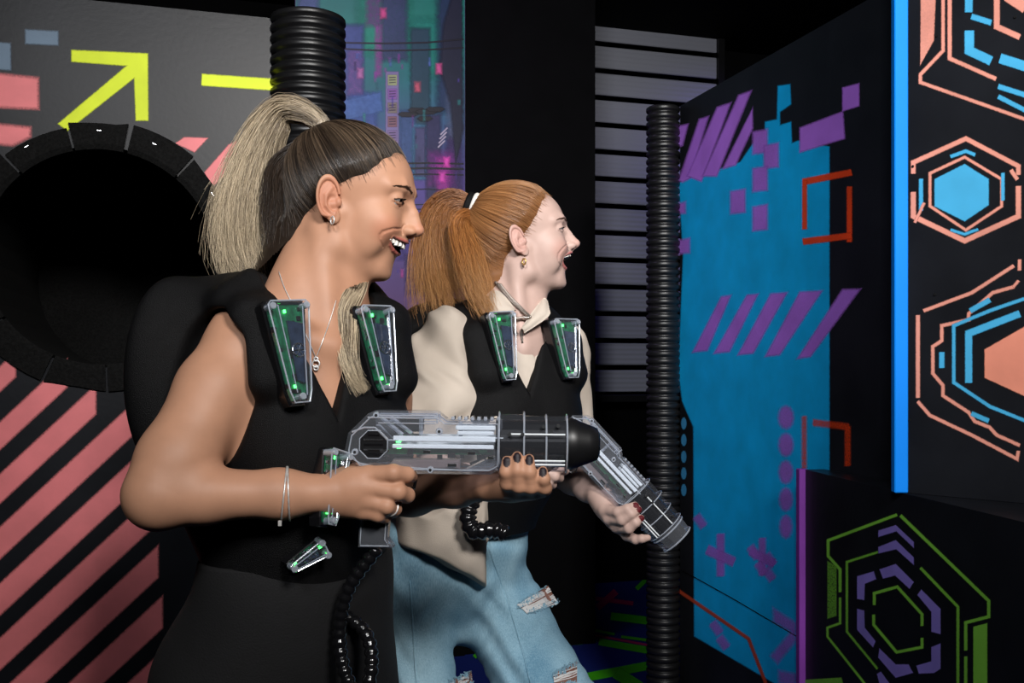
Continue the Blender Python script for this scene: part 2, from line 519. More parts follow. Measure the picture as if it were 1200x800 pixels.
# felt strips stapled round the hole, each its own piece
random.seed(4)
tri = MB(); nst = MB()
pieces = [(-8, 22), (22, 50), (50, 78), (79, 104), (104, 133), (133, 160), (160, 190), (190, 215), (215, 246), (246, 272), (272, 300), (300, 326), (326, 352)]
for i, (t0, t1) in enumerate(pieces):
    m = MB(); k = 5
    w_out = 0.052 + random.uniform(-0.008, 0.010); r_in = hr - 0.004
    cn = [];
    for q in range(k + 1):
        t = math.radians(t0 + 0.6 + (t1 - t0 - 1.2) * q / k)
        mid = math.radians((t0 + t1) / 2)
        ro = (hr + w_out) * math.cos(math.radians((t1 - t0) / 2)) / max(0.9, math.cos(t - mid)) + random.uniform(-0.002, 0.002)
        ro = ro if i % 2 else (hr + w_out)
        for r, d in ((r_in, -0.045), (r_in - 0.004, 0.004), (hr + 0.004, 0.0105 + 0.001 * (i % 3)), (ro, 0.008 + 0.001 * (i % 3)), (ro, 0.001)):
            cn.append(LP.w(hc[0] + r * math.cos(t), hc[1] + r * math.sin(t), d))
    fs = []
    for q in range(k):
        for s in range(4):
            fs.append((q * 5 + s, q * 5 + s + 1, q * 5 + 6 + s, q * 5 + 5 + s)[::-1])
    fs.append((0, 1, 2, 3, 4)); fs.append(tuple(k * 5 + s for s in (4, 3, 2, 1, 0)))
    m.add(cn, fs)
    m.build('felt_strip', M['black_felt'], wl)
    if i in (2, 3, 4, 5, 1):
        t = math.radians((t0 + t1) / 2 + random.uniform(-6, 6)); r = hr + 0.034
        c = LP.w(hc[0] + r * math.cos(t), hc[1] + r * math.sin(t), 0.0135)
        tv = -math.sin(t) * LP.e1 + math.cos(t) * Z
        s = MB(); s.box(c, (tv, np.cross(tv, LP.n), LP.n), (0.005, 0.0007, 0.0006)); s.build('staple', M['steel'], wl)
# black crawl tube behind the hole
m = MB(); ring = []
for d in (-0.053, -0.9):
    for k in range(32):
        t = 2 * math.pi * k / 32; ring.append(LP.w(hc[0] + (hr + 0.01) * math.cos(t), hc[1] + (hr + 0.01) * math.sin(t), d))
m.add(ring, [(k, (k + 1) % 32, 32 + (k + 1) % 32, 32 + k) for k in range(32)] + [tuple(range(32, 64))])
tag(m.build('crawl_tube', M['black_felt']), 'dark felt-lined crawl tube behind the round hole in the left partition', 'tunnel')

# ---- corrugated pipe posts
def corrugated(name, base, top_z, r, pitch, label, depth=0.12, cap=True, seg=28):
    vs, fs = [], []
    z = 0.0; prof = []
    n = int((top_z - base[2]) / pitch)
    for k in range(n):
        z0 = base[2] + k * pitch
        prof += [(r * (1 - depth), z0), (r * (1 - depth * 0.9), z0 + 0.22 * pitch), (r * (1 - depth * 0.12), z0 + 0.34 * pitch), (r, z0 + 0.46 * pitch),
                 (r, z0 + 0.72 * pitch), (r * (1 - depth * 0.12), z0 + 0.84 * pitch), (r * (1 - depth * 0.9), z0 + 0.96 * pitch)]
    prof.append((r * (1 - depth), base[2] + n * pitch))
    prof += [(r * 0.8, base[2] + n * pitch + 0.001), (r * 0.78, base[2] + n * pitch - 0.05)]
    for rr, zz in prof:
        for k in range(seg):
            t = 2 * math.pi * k / seg; vs.append((base[0] + rr * math.cos(t), base[1] + rr * math.sin(t), zz))
    for i in range(len(prof) - 1):
        for k in range(seg):
            fs.append((i * seg + k, i * seg + (k + 1) % seg, (i + 1) * seg + (k + 1) % seg, (i + 1) * seg + k))
    fs.append(tuple((len(prof) - 1) * seg + k for k in range(seg)))
    o = link(name, mesh_from(vs, fs, name), M['black_pipe'], None, True)
    tag(o, label, 'pipe', 'corrugated pipe posts')
    return o
pc = P(361, 430, 2.50); corrugated('corrugated_pipe', (pc[0], pc[1], 0.0), 2.10, 0.094, 0.0262, 'thick black corrugated pipe post behind the blonde ponytail, capping the left partition')
pc = P(777, 430, 3.31); corrugated('corrugated_pipe', (pc[0], pc[1], 0.0), 2.085, 0.056, 0.0245, 'slim black corrugated pipe post at the far edge of the blue painted panel')

# ---- cyan spray-painted panel on the right
c0 = P(797, 430, 3.30); c0[2] = 0
c1 = P(1044, 430, 2.265); c1[2] = 0
RP = Plane(c0, c1 - c0)
Lr = np.linalg.norm(c1 - c0)
m = MB(); m.box(c0 + RP.e1 * Lr / 2 - RP.n * 0.03 + Z * wall_h / 2, (RP.e1, RP.n, Z), (Lr / 2, 0.03, wall_h / 2))
wr = m.build('wall_partition_right', M['black_wall']); tag(wr, kind='structure')
rp = Paint(RP)
CY = srgb(8, 170, 236); PU = srgb(176, 112, 226); ORG = srgb(235, 72, 28)
rp.poly([(796, 215), (800, 211), (838, 200), (868, 190), (885, 165), (897, 155), (897, 143), (911, 140), (912, 101), (926, 99), (927, 122), (914, 131), (914, 147), (927, 143), (928, 168), (936, 165),
         (972, 172), (972, 545), (972, 838), (814, 745), (813, 500), (800, 470), (796, 440), (796, 420), (801, 300)], CY, 1.6)
# sprayed bars upper left
for q in [[(796, 148), (806, 146), (800, 170), (796, 172)], [(796, 211), (800, 213), (808, 209), (830, 137), (820, 140)], [(806, 206), (822, 212), (856, 121), (841, 126)], [(824, 206), (840, 206), (880, 107), (866, 112)], [(848, 197), (862, 193), (882, 150), (882, 128)]]:
    rp.poly(q, PU, 2.5)
for x0, y0, x1, y1 in [(883, 154, 899, 180), (896, 170, 912, 197), (883, 197, 899, 224), (857, 224, 873, 250), (883, 242, 899, 270), (796, 238, 803, 250), (796, 281, 808, 297)]:
    s = (x1 - x0) * -0.12
    rp.poly([(x0, y0 + 1), (x1, y0 + s), (x1, y1 + s), (x0, y1)], PU, 3.0, 0.85)
rp.poly([(938, 150), (988, 131), (990, 162), (938, 178)], PU, 2.2)
rp.poly([(988, 103), (1007, 98), (1007, 124), (988, 130)], PU, 1.8)
for a, b, c, d in [(846, 856, 829, 813), (876, 888, 855, 838), (904, 922, 883, 866), (938, 963, 914, 898), (988, 1008, 950, 936)]:
    yb = 412 + (d - 813) * 0.06
    rp.poly([(a, 348 - (a - 846) * 0.06), (b, 347 - (b - 846) * 0.05), (c, yb - 2), (d, yb)], PU, 2.6, 0.92)
for k in range(5):
    cx, cy = 921.5, 489 + k * 32; w_, h_ = 8 - 0.4 * k, 12.5
    rp.poly([(cx + w_ * math.cos(t), cy + h_ * math.sin(t)) for t in np.linspace(0, 2 * math.pi, 13)[:-1]], PU, 4, 0.75)
for pts, w in [([(942, 213), (998, 202)], 7), ([(943.5, 212), (943.5, 268)], 5), ([(996, 219), (996, 283)], 5.5), ([(942, 283), (998, 276)], 7)]:
    rp.stroke(pts, w, ORG, 1.5, 0.9)
rp.stroke([(943, 488), (943, 548)], 5, ORG, 2, 0.55)
rp.stroke([(954, 495), (995, 500)], 7, ORG, 2, 0.6); rp.stroke([(994, 500), (994, 545)], 6, ORG, 2, 0.6)
# small pixel crosses lower down
for cx, cy, s in [(845, 650, 8), (894, 652, 7)]:
    rp.stroke([(cx, cy - 3.0 * s), (cx, cy + 3.0 * s)], s, PU, 2.5, 0.7); rp.stroke([(cx - 1.9 * s, cy - 6), (cx + 1.9 * s, cy + 8)], s * 1.3, PU, 2.5, 0.7)
for x, y in [(821, 610), (884, 646), (902, 672), (840, 735), (848, 752), (903, 655), (893, 665)]:
    rp.stroke([(x - 4, y - 5), (x + 4, y + 6)], 9, PU, 3, 0.6)
rp.poly([(908, 714), (933, 730), (933, 742), (908, 728)], PU, 4, 0.6); rp.poly([(905, 768), (930, 738), (933, 750), (912, 776)], PU, 4, 0.6)
rp.poly([(914, 786), (933, 790), (933, 802), (914, 800)], PU, 4, 0.6)
rp.stroke([(796, 692), (878, 748), (898, 800)], 3.5, srgb(190, 70, 40), 1.2, 0.85)
for k in range(5):
    rp.poly([(802 + 3 * math.cos(t), 496 + k * 19.5 + 7 * math.sin(t)) for t in np.linspace(0, 2 * math.pi, 11)[:-1]], srgb(60, 140, 190), 1.0)
rp.build('painted_graphics', wr)
# narrow crack across the foot of the panel: a recessed seam strip
m = MB()
a0, b0 = RP.at(800, 668); a1, b1 = RP.at(937, 747)
m.tube([RP.w(a0, b0, 0.0014), RP.w((a0 + a1) / 2, (b0 + b1) / 2 + 0.003, 0.0014), RP.w(a1, b1, 0.0014)], 0.0014, 5)
m.build('panel_seam', M['black_matte'], wr)

# ---- black plinth box with the green hexagon, purple edge strip
zt = 0.963
bl = np.array([(944.0 - 600) / F * 2.5, 2.5, 0.0]); bdir = np.array([0.115, -0.87, 0.0]); bdir /= np.linalg.norm(bdir)
BP = Plane(bl, bdir)
Lb = 1.25
br = bl + bdir * Lb
q0 = RP.w(np.dot(bl - RP.O, RP.e1) + 0.004, 0, 0.004) * np.array([1, 1, 0]); q1 = RP.w(Lr - 0.002, 0, 0.004) * np.array([1, 1, 0])
poly = [bl, br, br + np.array([0.75, 0.06, 0]), np.array([1.62, 2.15, 0]), q1, q0]
vs = [p for p in poly] + [p + Z * zt for p in poly]; n = len(poly)
me = mesh_from(vs, [tuple(range(n))[::-1], tuple(range(n, 2 * n))] + [(i, (i + 1) % n, n + (i + 1) % n, n + i) for i in range(n)], 'plinth')
plinth = link('plinth_box', me, M['black_wall'])
tag(plinth, 'black plywood plinth box with sprayed green and purple hexagon, lower right', 'box')
m = MB(); m.box(bl - bdir * 0.011 + BP.n * 0.004 + Z * zt / 2, (bdir, BP.n, Z), (0.011, 0.012, zt / 2 + 0.001), 0.002)
m.build('edge_strip', M['purple_paint'], plinth)
bp_ = Paint(BP)
GR = srgb(136, 208, 72); LV = srgb(146, 130, 218)
def cz(x, y): return (920 + x / 2.857, 520 + y / 2.857)      # read off an enlarged crop of the picture
def S(pts, w, c, **k): bp_.stroke([cz(*p) for p in pts], w / 2.857, c, 1.0, **k)
def Q(pts, c, **k): bp_.poly([cz(*p) for p in pts], c, 0.9, **k)
S([(375, 237), (145, 323), (145, 375), (185, 420), (185, 495)], 9, GR); S([(185, 515), (185, 600), (143, 615), (143, 645), (270, 805)], 7, GR)
S([(388, 240), (683, 525), (683, 578), (606, 598), (606, 690)], 10, GR); S([(606, 712), (606, 830)], 10, GR)
S([(312, 362), (208, 395), (208, 628), (310, 752)], 7, GR, alpha=0.85); S([(455, 415), (580, 545), (580, 830)], 9, GR, alpha=0.9)
Q([(143, 392), (173, 410), (173, 575), (143, 585)], GR, alpha=0.55)
Q([(632, 612), (678, 600), (678, 830), (632, 830)], GR)
S([(300, 538), (300, 500), (377, 478), (460, 570), (460, 608)], 9, GR); S([(298, 572), (298, 605), (375, 697), (460, 680), (460, 650)], 9, GR)
Q([(314, 290), (372, 272), (432, 328), (432, 347), (374, 292), (314, 311)], LV); Q([(314, 345), (372, 322), (432, 380), (432, 404), (374, 352), (314, 366)], LV)
Q([(318, 420), (372, 402), (432, 462), (418, 484), (370, 440), (330, 450)], LV)
Q([(243, 443), (298, 427), (306, 452), (268, 468), (266, 522), (243, 518)], LV)
Q([(243, 552), (266, 558), (268, 615), (304, 660), (296, 680), (243, 622)], LV)
Q([(318, 685), (372, 738), (415, 738), (430, 766), (372, 782), (314, 715)], LV)
Q([(445, 505), (458, 488), (522, 552), (522, 636), (492, 628), (492, 562)], LV)
Q([(492, 680), (522, 668), (522, 752), (500, 766), (450, 768), (442, 742), (492, 728)], LV)
Q([(310, 770), (322, 762), (350, 800), (350, 830), (325, 830)], LV)
Q([(62, 790), (190, 782), (205, 830), (62, 830)], GR, alpha=0.8)
bp_.build('painted_hexagon', plinth)

# ---- upright panel with pink and blue hexagons, blue edge strip
pa = np.array([(1064.0 - 600) / F * 2.03, 2.03, 0.0]); pb = np.array([0.964, 1.875, 0.0])
HP = Plane(pa, pb - pa)
Lh = 0.62; hz1 = 2.62
m = MB(); m.box(pa + HP.e1 * Lh / 2 - HP.n * 0.012 + Z * (zt + hz1) / 2, (HP.e1, HP.n, Z), (Lh / 2, 0.012, (hz1 - zt) / 2 - 0.0008))
hexp = m.build('upright_panel', M['black_wall'])
tag(hexp, 'tall black panel with pink and blue sprayed hexagons standing on the plinth', 'panel')
m = MB(); sc_ = pa - np.array([1, 0, 0]) * 0.0145 + np.array([0, 0.006, 0])
m.box(sc_ + Z * (zt + hz1) / 2, X3, (0.0140, 0.010, (hz1 - zt) / 2 - 0.0008), 0.002)
m.build('edge_strip', M['blue_paint'], hexp)
hp = Paint(HP)
PK = srgb(228, 152, 134); BL = srgb(70, 172, 220); PK2 = srgb(232, 146, 122)
def hx(x, y): return (1020 + x / 1.4286, y / 1.4286)
def S2(pts, w, c, **k): hp.stroke([hx(*p) for p in pts], w / 1.4286, c, 1.3, **k)
def Q2(pts, c, **k): hp.poly([hx(*p) for p in pts], c, 1.3, **k)
# middle hexagon
S2([(72, 290), (72, 272), (160, 232), (248, 278), (248, 292)], 7, PK); S2([(248, 312), (248, 362), (158, 403), (72, 362), (72, 322)], 8, PK)
S2([(100, 290), (158, 263), (220, 300), (220, 345), (160, 385), (100, 345)], 4, PK, closed=True)
Q2([(108, 300), (158, 275), (198, 300), (198, 343), (158, 370), (108, 345)], BL)
S2([(85, 300), (85, 352)], 6, BL); S2([(135, 262), (160, 253), (175, 259)], 5, BL); S2([(222, 290), (222, 335)], 5, BL); S2([(135, 385), (158, 392), (180, 384)], 4, BL)
S2([(75, 372), (90, 340)], 4, PK); S2([(236, 285), (246, 300)], 6, PK)
# top hexagon, cut by the frame
Q2([(85, -20), (110, -20), (106, 68), (84, 108)], PK, alpha=0.9)
S2([(122, -20), (122, 85), (84, 125), (84, 138), (260, 200)], 5, PK); S2([(133, -20), (133, 98), (210, 132)], 6, PK)
S2([(165, -20), (165, 20)], 12, BL); S2([(166, 52), (166, 85), (202, 102)], 15, BL); S2([(218, 98), (262, 112)], 16, BL)
S2([(212, -10), (212, 45), (250, 62)], 9, PK); S2([(170, 28), (202, 38)], 9, BL); S2([(215, 145), (262, 160)], 8, BL); S2([(215, 162), (262, 186)], 7, BL)
S2([(232, -10), (262, 10)], 26, PK)
# lower hexagon, cut by the frame
S2([(250, 435), (250, 452)], 5, PK); S2([(240, 445), (170, 490), (90, 520)], 5, PK); S2([(80, 528), (80, 665)], 6, PK)
S2([(80, 672), (100, 695), (170, 728), (246, 768), (248, 755)], 5, PK)
S2([(240, 480), (205, 490), (165, 525), (165, 535), (120, 545), (120, 570), (105, 580), (105, 625), (122, 645), (122, 662), (165, 690), (175, 705), (200, 715), (212, 728), (250, 745)], 5, PK)
S2([(258, 500), (200, 520), (140, 545), (140, 640), (200, 680), (262, 705)], 5, BL)
S2([(250, 525), (165, 558), (165, 640)], 11, BL); S2([(168, 520), (200, 502)], 8, BL); S2([(120, 590), (120, 615)], 8, BL); S2([(170, 692), (198, 704)], 7, BL)
Q2([(262, 545), (192, 585), (192, 632), (262, 664)], PK2)
S2([(240, 480), (248, 470)], 4, PK)
hp.build('painted_hexagons', hexp)
# screws in the panel
for x, y in [(1070, 195), (1096, 345), (1066, 492), (1098, 42), (1190, 20)]:
    c = HP.w(*HP.at(x, y), 0.001); s = MB(); s.tube([c, c + HP.n * 0.0012], 0.0028, 8); s.build('screw', M['black_pipe'], hexp)

# ---- back wall: pale slats (shutter) and the printed city mural
SP = Plane(back_O + V * 0.0, U)
def slat_material():
    m, nt, b, out = nodes_of('pale_ribbed_slat')
    set_in(b, Base_Color=(0.27, 0.28, 0.33, 1), Roughness=0.5)
    tc = nt.nodes.new('ShaderNodeTexCoord'); w = nt.nodes.new('ShaderNodeTexWave'); w.bands_direction = 'Z'
    w.inputs['Scale'].default_value = 12.0; w.inputs['Distortion'].default_value = 0
    nt.links.new(tc.outputs['Object'], w.inputs['Vector'])
    bp = nt.nodes.new('ShaderNodeBump'); bp.inputs['Strength'].default_value = 0.5; bp.inputs['Distance'].default_value = 0.004
    nt.links.new(w.outputs['Fac'], bp.inputs['Height']); nt.links.new(bp.outputs[0], b.inputs['Normal'])
    return m
M['slat'] = slat_material()
sh = empty('slatted_shutter', SP.w(0.0, 0, 0.0))
tag(sh, 'pale grey slatted shutter on the back wall behind the slim corrugated pipe', 'shutter')
ztop_list = [-40.5, -7, 20, 51, 84, 114, 147, 178, 211, 242, 275, 306, 338, 369, 401, 432]
a_r = SP.at(838, 400)[0]
slat_me = None
pitch = 31.6 / F * 5.45
z0 = H - 30.5 / F * 5.45
for k in range(17):
    zc = z0 + pitch * (k + 0.45)
    m = MB(); m.box(SP.w(a_r / 2, zc, 0.012), (SP.e1, SP.n, Z), (a_r / 2, 0.010, pitch * 0.405), 0.004)
    m.build('slat', M['slat'], sh)
m = MB(); m.box(SP.w(a_r / 2, z0 - 0.03, 0.010), (SP.e1, SP.n, Z), (a_r / 2 + 0.02, 0.02, 0.02), 0.003); m.build('bottom_rail', M['black_pipe'], sh)
for a in (-0.015, a_r + 0.02):
    m = MB(); m.box(SP.w(a, z0 + pitch * 8.5, 0.010), (SP.e1, SP.n, Z), (0.02, 0.03, pitch * 8.7)); m.build('side_rail', M['black_pipe'], sh)

MPl = Plane(P(346, 430, 4.0) * np.array([1, 1, 0]), U)
ma1 = MPl.at(545, 400)[0]
m = MB(); m.box(MPl.w(ma1 / 2, 2.0, -0.015), (MPl.e1, MPl.n, Z), (ma1 / 2, 0.015, 1.0))
mural = m.build('mural_panel', simple('mural_ground', (0.05, 0.03, 0.12), 0.5))
tag(mural, 'tall printed mural of a neon night city between partition and black wall', 'mural')
# black dado under the mural, black return wall right of it
m = MB(); m.box(MPl.w(ma1 / 2, 0.498, -0.025), (MPl.e1, MPl.n, Z), (ma1 / 2, 0.02, 0.498)); tag(m.build('wall_dado', M['black_matte']), kind='structure')
m = MB(); m.box(MPl.w(ma1 + 0.30, 1.54, -0.06), (MPl.e1, MPl.n, Z), (0.298, 0.04, 1.54)); tag(m.build('wall_return', M['black_matte']), kind='structure')
mp = Paint(MPl, 0.0005)
random.seed(11)
def mr(x0, y0, x1, y1, c, soft=3, alpha=1.0):
    mp.poly([(x0, y0), (x1, y0), (x1, y1), (x0, y1)], srgb(*c), soft, alpha)
# sky, haze, base tones
mp.vgrad(346.5, 544.5, [(-60, (16, 96, 90)), (20, (18, 122, 104)), (95, (26, 104, 108)), (150, (54, 86, 126)), (205, (78, 66, 134)), (290, (84, 62, 136)), (360, (84, 50, 108)), (470, (60, 34, 84))])
mr(350, -60, 372, 40, (70, 90, 130), 6, .8); mr(424, -10, 476, 60, (16, 140, 110), 14, .9); mr(484, 24, 516, 88, (20, 130, 112), 10, .8)
# towers
for x0, y0, x1, y1, c, s, a in [
    (400, 30, 425, 200, (58, 78, 130), 5, .9), (448, -60, 476, 70, (48, 62, 96), 6, .85), (430, -60, 446, 30, (104, 66, 120), 5, .6), (482, 34, 503, 150, (24, 62, 78), 4, .95), (514, -60, 538, 130, (26, 50, 84), 8, .9),
    (412, 110, 440, 190, (64, 92, 158), 6, .8), (455, 86, 466, 166, (112, 96, 150), 2, .9), (470, 130, 486, 200, (60, 88, 134), 4, .8), (484, 146, 501, 210, (58, 110, 140), 3, .8), (487, 150, 498, 206, (70, 70, 110), 3, .9),
    (500, 135, 516, 300, (44, 44, 84), 4, .9), (524, 150, 540, 340, (58, 40, 92), 6, .8), (440, 190, 470, 300, (92, 74, 160), 8, .7), (505, 180, 530, 215, (130, 50, 140), 8, .6), (513, 186, 525, 236, (176, 60, 160), 4, .55),
    (472, 262, 536, 300, (70, 60, 132), 10, .7), (480, 290, 520, 330, (104, 82, 160), 9, .7), (476, 300, 500, 345, (60, 40, 90), 5, .8), (525, 96, 541, 160, (96, 110, 140), 6, .55), (440, 30, 447, 90, (150, 70, 150), 3, .5), (408, 60, 424, 110, (120, 90, 150), 4, .5)]:
    mr(x0, y0, x1, y1, c, s, a)
mp.poly([(520, 30), (541, -40), (542, 150), (534, 190), (528, 120), (516, 80)], srgb(22, 26, 50), 4, .95)
mp.poly([(400, 118), (446, 108), (448, 130), (402, 142)], srgb(72, 110, 170), 3, .8)
# vertical shop sign with blocks
mr(452, 84, 467, 168, (120, 108, 150), 1.2); 
for k, c in enumerate([(150, 160, 110), (128, 84, 150), (120, 110, 100), (126, 88, 96), (120, 100, 140)]):
    mr(454.5, 88 + 16.2 * k, 465, 100 + 16.2 * k, c, .8)
    for j in range(3):
        mp.stroke([(456, 91 + 16.2 * k + 3 * j), (463.5, 90.6 + 16.2 * k + 3 * j)], .9, srgb(60, 50, 80), .4, .8)
# dark flying barges, cables, window flecks, neon marks
for x, y, w in [(478, 134, 12), (488, 129, 10), (500, 131, 14), (510, 128, 11), (498, 139, 9)]:
    mp.poly([(x - w, y), (x - w * .6, y - 2.6), (x + w * .7, y - 2.4), (x + w, y), (x + w * .5, y + 3), (x - w * .6, y + 3)], srgb(16, 16, 30), 1.2)
for y0, y1, w in [(50, 46, 1.6), (57, 56, 1.5), (186, 192, 1.6), (192, 198, 2.0), (199, 205, 1.2), (215, 224, .9), (232, 243, .9), (246, 240, .9), (262, 275, .9), (282, 278, .9)]:
    mp.stroke([(395, y0), (450, (y0 + y1) / 2 + 3), (500, (y0 + y1) / 2 + 2), (543, y1)], w, srgb(14, 12, 30), .6)
for _ in range(70):
    x = random.uniform(395, 538); y = random.uniform(60, 330); h = random.uniform(2, 14); w = random.uniform(.8, 3)
    c = random.choice([(160, 70, 170), (90, 120, 190), (60, 150, 150), (200, 80, 170), (110, 90, 190), (40, 34, 80), (30, 28, 66)])
    mr(x, y, x + w, y + h, c, 1.6, random.uniform(.2, .55))
for x, y, c in [(449, 16, (220, 80, 140)), (514, 81, (220, 90, 150)), (489, 102, (200, 90, 110)), (523, 190, (240, 80, 190)), (518, 208, (230, 80, 190)), (422, 86, (180, 110, 160))]:
    mr(x - 2.5, y - 5, x + 2.5, y + 5, c, 3, .8)
for k in range(4):
    mp.stroke([(516 - k, 158 + 5 * k), (524 - k, 150 + 5 * k)], 1.6, srgb(190, 180, 200), .6, .8)
mp.build('city_print', mural, M['print'])
# ------------------------------------------------------------------ implicit modelling: fields + surface nets
f32 = np.float32
def arr(*v): return np.array(v, dtype=f32)
def smin(a, b, k):
    h = np.maximum(k - np.abs(a - b), 0) / k
    return np.minimum(a, b) - h * h * k * 0.25
def smax(a, b, k): return -smin(-a, -b, k)
def sph(p, c, r):
    q = p - arr(*c); return np.sqrt((q * q).sum(1)) - r
def ell(p, c, r, R=None):
    q = p - arr(*c)
    if R is not None: q = q @ np.asarray(R, dtype=f32)       # columns of R = local axes
    r = arr(*r)
    a = np.sqrt(((q / r) ** 2).sum(1)); b = np.sqrt(((q / (r * r)) ** 2).sum(1))
    return a * (a - 1.0) / np.maximum(b, 1e-6)
def rc(p, a, b, ra, rb):
    a = arr(*a); b = arr(*b); ba = b - a; L = float(ba @ ba) + 1e-12
    q = p - a
    h = np.clip((q @ ba) / L, 0, 1)
    q = q - h[:, None] * ba
    return np.sqrt((q * q).sum(1)) - (ra + (rb - ra) * h)
def chain(p, pts, rad, k=None):
    d = None
    for i in range(len(pts) - 1):
        e = rc(p, pts[i], pts[i + 1], rad[i], rad[i + 1])
        d = e if d is None else (np.minimum(d, e) if k is None else smin(d, e, k))
    return d
def obox(p, c, R, half, r=0.0):
    q = np.abs((p - arr(*c)) @ np.asarray(R, dtype=f32)) - (arr(*half) - f32(r))
    return np.sqrt((np.maximum(q, 0) ** 2).sum(1)) + np.minimum(q.max(1), 0) - r
def half_space(p, c, n):
    n = np.array(n, dtype=f32); n /= np.linalg.norm(n)
    return (p - arr(*c)) @ n

_OFF = np.array([(i, j, k) for i in (0, 1) for j in (0, 1) for k in (0, 1)])
def surfnet(f, lo, hi, h, newton=1, safety=2.2):
    lo = np.array(lo, float); hi = np.array(hi, float)
    B = 4
    nb = np.ceil((hi - lo) / (h * B)).astype(int) + 1
    n = nb * B
    c = [lo[i] + (np.arange(nb[i]) * B + (B - 1) / 2) * h for i in range(3)]
    G = np.stack(np.meshgrid(*c, indexing='ij'), -1).reshape(-1, 3).astype(f32)
    dc = f(G)
    D = np.repeat(np.repeat(np.repeat(np.where(dc > 0, 1.0, -1.0).astype(f32).reshape(nb), B, 0), B, 1), B, 2)
    act = np.nonzero(np.abs(dc) < h * B * safety * 0.9)[0]
    bi = np.stack(np.unravel_index(act, nb), -1) * B
    loc = np.stack(np.meshgrid(*[np.arange(B)] * 3, indexing='ij'), -1).reshape(-1, 3)
    for s in range(0, len(bi), 6000):
        idx = (bi[s:s + 6000, None, :] + loc[None]).reshape(-1, 3)
        pts = (lo + idx * h).astype(f32)
        D[idx[:, 0], idx[:, 1], idx[:, 2]] = f(pts)
    ins = D < 0
    cnt = np.zeros(tuple(n - 1), dtype=np.int8)
    for o in _OFF:
        cnt += ins[o[0]:n[0] - 1 + o[0], o[1]:n[1] - 1 + o[1], o[2]:n[2] - 1 + o[2]]
    cells = np.stack(np.nonzero((cnt > 0) & (cnt < 8)), -1)
    val = np.stack([D[cells[:, 0] + o[0], cells[:, 1] + o[1], cells[:, 2] + o[2]] for o in _OFF], 1)
    acc = np.zeros((len(cells), 3)); num = np.zeros(len(cells))
    for a in range(8):
        for ax in range(3):
            if _OFF[a][ax] == 0:
                o2 = _OFF[a].copy(); o2[ax] = 1; b = int(o2[0] * 4 + o2[1] * 2 + o2[2])
                va, vb = val[:, a], val[:, b]
                m = (va < 0) != (vb < 0)
                t = np.where(m, va / np.where(m, va - vb, 1), 0)
                pt = _OFF[a][None] + np.zeros((len(cells), 3)); pt[:, ax] = t
                acc += pt * m[:, None]; num += m
    V_ = lo + (cells + acc / num[:, None]) * h
    for _ in range(newton):
        p = V_.astype(f32); d0 = f(p); e = f32(h * 0.35); g = np.zeros_like(V_)
        for ax in range(3):
            q = p.copy(); q[:, ax] += e; g[:, ax] = (f(q) - d0) / e
        g2 = np.maximum((g * g).sum(1), 0.05)
        st = -(d0 / g2)[:, None] * g
        ln = np.linalg.norm(st, axis=1, keepdims=True) + 1e-12
        V_ = V_ + st * np.minimum(1, 0.6 * h / ln)
    imap = np.full(tuple(n - 1), -1, dtype=np.int64); imap[cells[:, 0], cells[:, 1], cells[:, 2]] = np.arange(len(cells))
    quads = []
    for ax in range(3):
        u, v = [(1, 2), (2, 0), (0, 1)][ax]
        sl0 = [slice(1, n[i] - 1) for i in range(3)]; sl1 = list(sl0)
        sl0[ax] = slice(0, n[ax] - 1); sl1[ax] = slice(1, n[ax])
        A, Bb = ins[tuple(sl0)], ins[tuple(sl1)]
        e = np.stack(np.nonzero(A != Bb), -1)
        if not len(e): continue
        flip = ~A[e[:, 0], e[:, 1], e[:, 2]]
        base = e.copy()
        for i in range(3):
            if i != ax: base[:, i] += 1
        def cell(du, dv):
            q = base.copy(); q[:, u] -= du; q[:, v] -= dv
            return imap[q[:, 0], q[:, 1], q[:, 2]]
        Q = np.stack([cell(1, 1), cell(0, 1), cell(0, 0), cell(1, 0)], 1)
        Q[flip] = Q[flip][:, ::-1]
        quads.append(Q)
    Q = np.concatenate(quads)
    Q = Q[(Q >= 0).all(1)]
    return V_, Q

def multi_net(regions, f, color=None, name='m'):
    """regions: list of (lo, hi, step, keep(V)->bool or None); parts of one continuous field meshed at different detail"""
    Vs, Qs, o = [], [], 0
    for lo, hi, h, keep in regions:
        V_, Q = surfnet(f, lo, hi, h)
        if keep is not None:
            cen = V_[Q].mean(1); Q = Q[keep(cen)]
            used = np.unique(Q); re = np.full(len(V_), -1); re[used] = np.arange(len(used)); V_ = V_[used]; Q = re[Q]
        Vs.append(V_); Qs.append(Q + o); o += len(V_)
    V_ = np.concatenate(Vs); Q = np.concatenate(Qs)
    me = mesh_np(V_, Q, name, None if color is None else color(V_))
    p = V_.astype(f32); g = np.zeros_like(V_); e = f32(min(r[2] for r in regions) * .5)
    for ax in range(3):
        a = p.copy(); a[:, ax] += e; b = p.copy(); b[:, ax] -= e
        g[:, ax] = f(a) - f(b)
    g /= np.linalg.norm(g, axis=1, keepdims=True) + 1e-12
    me.normals_split_custom_set_from_vertices(g.astype(np.float32))
    return me

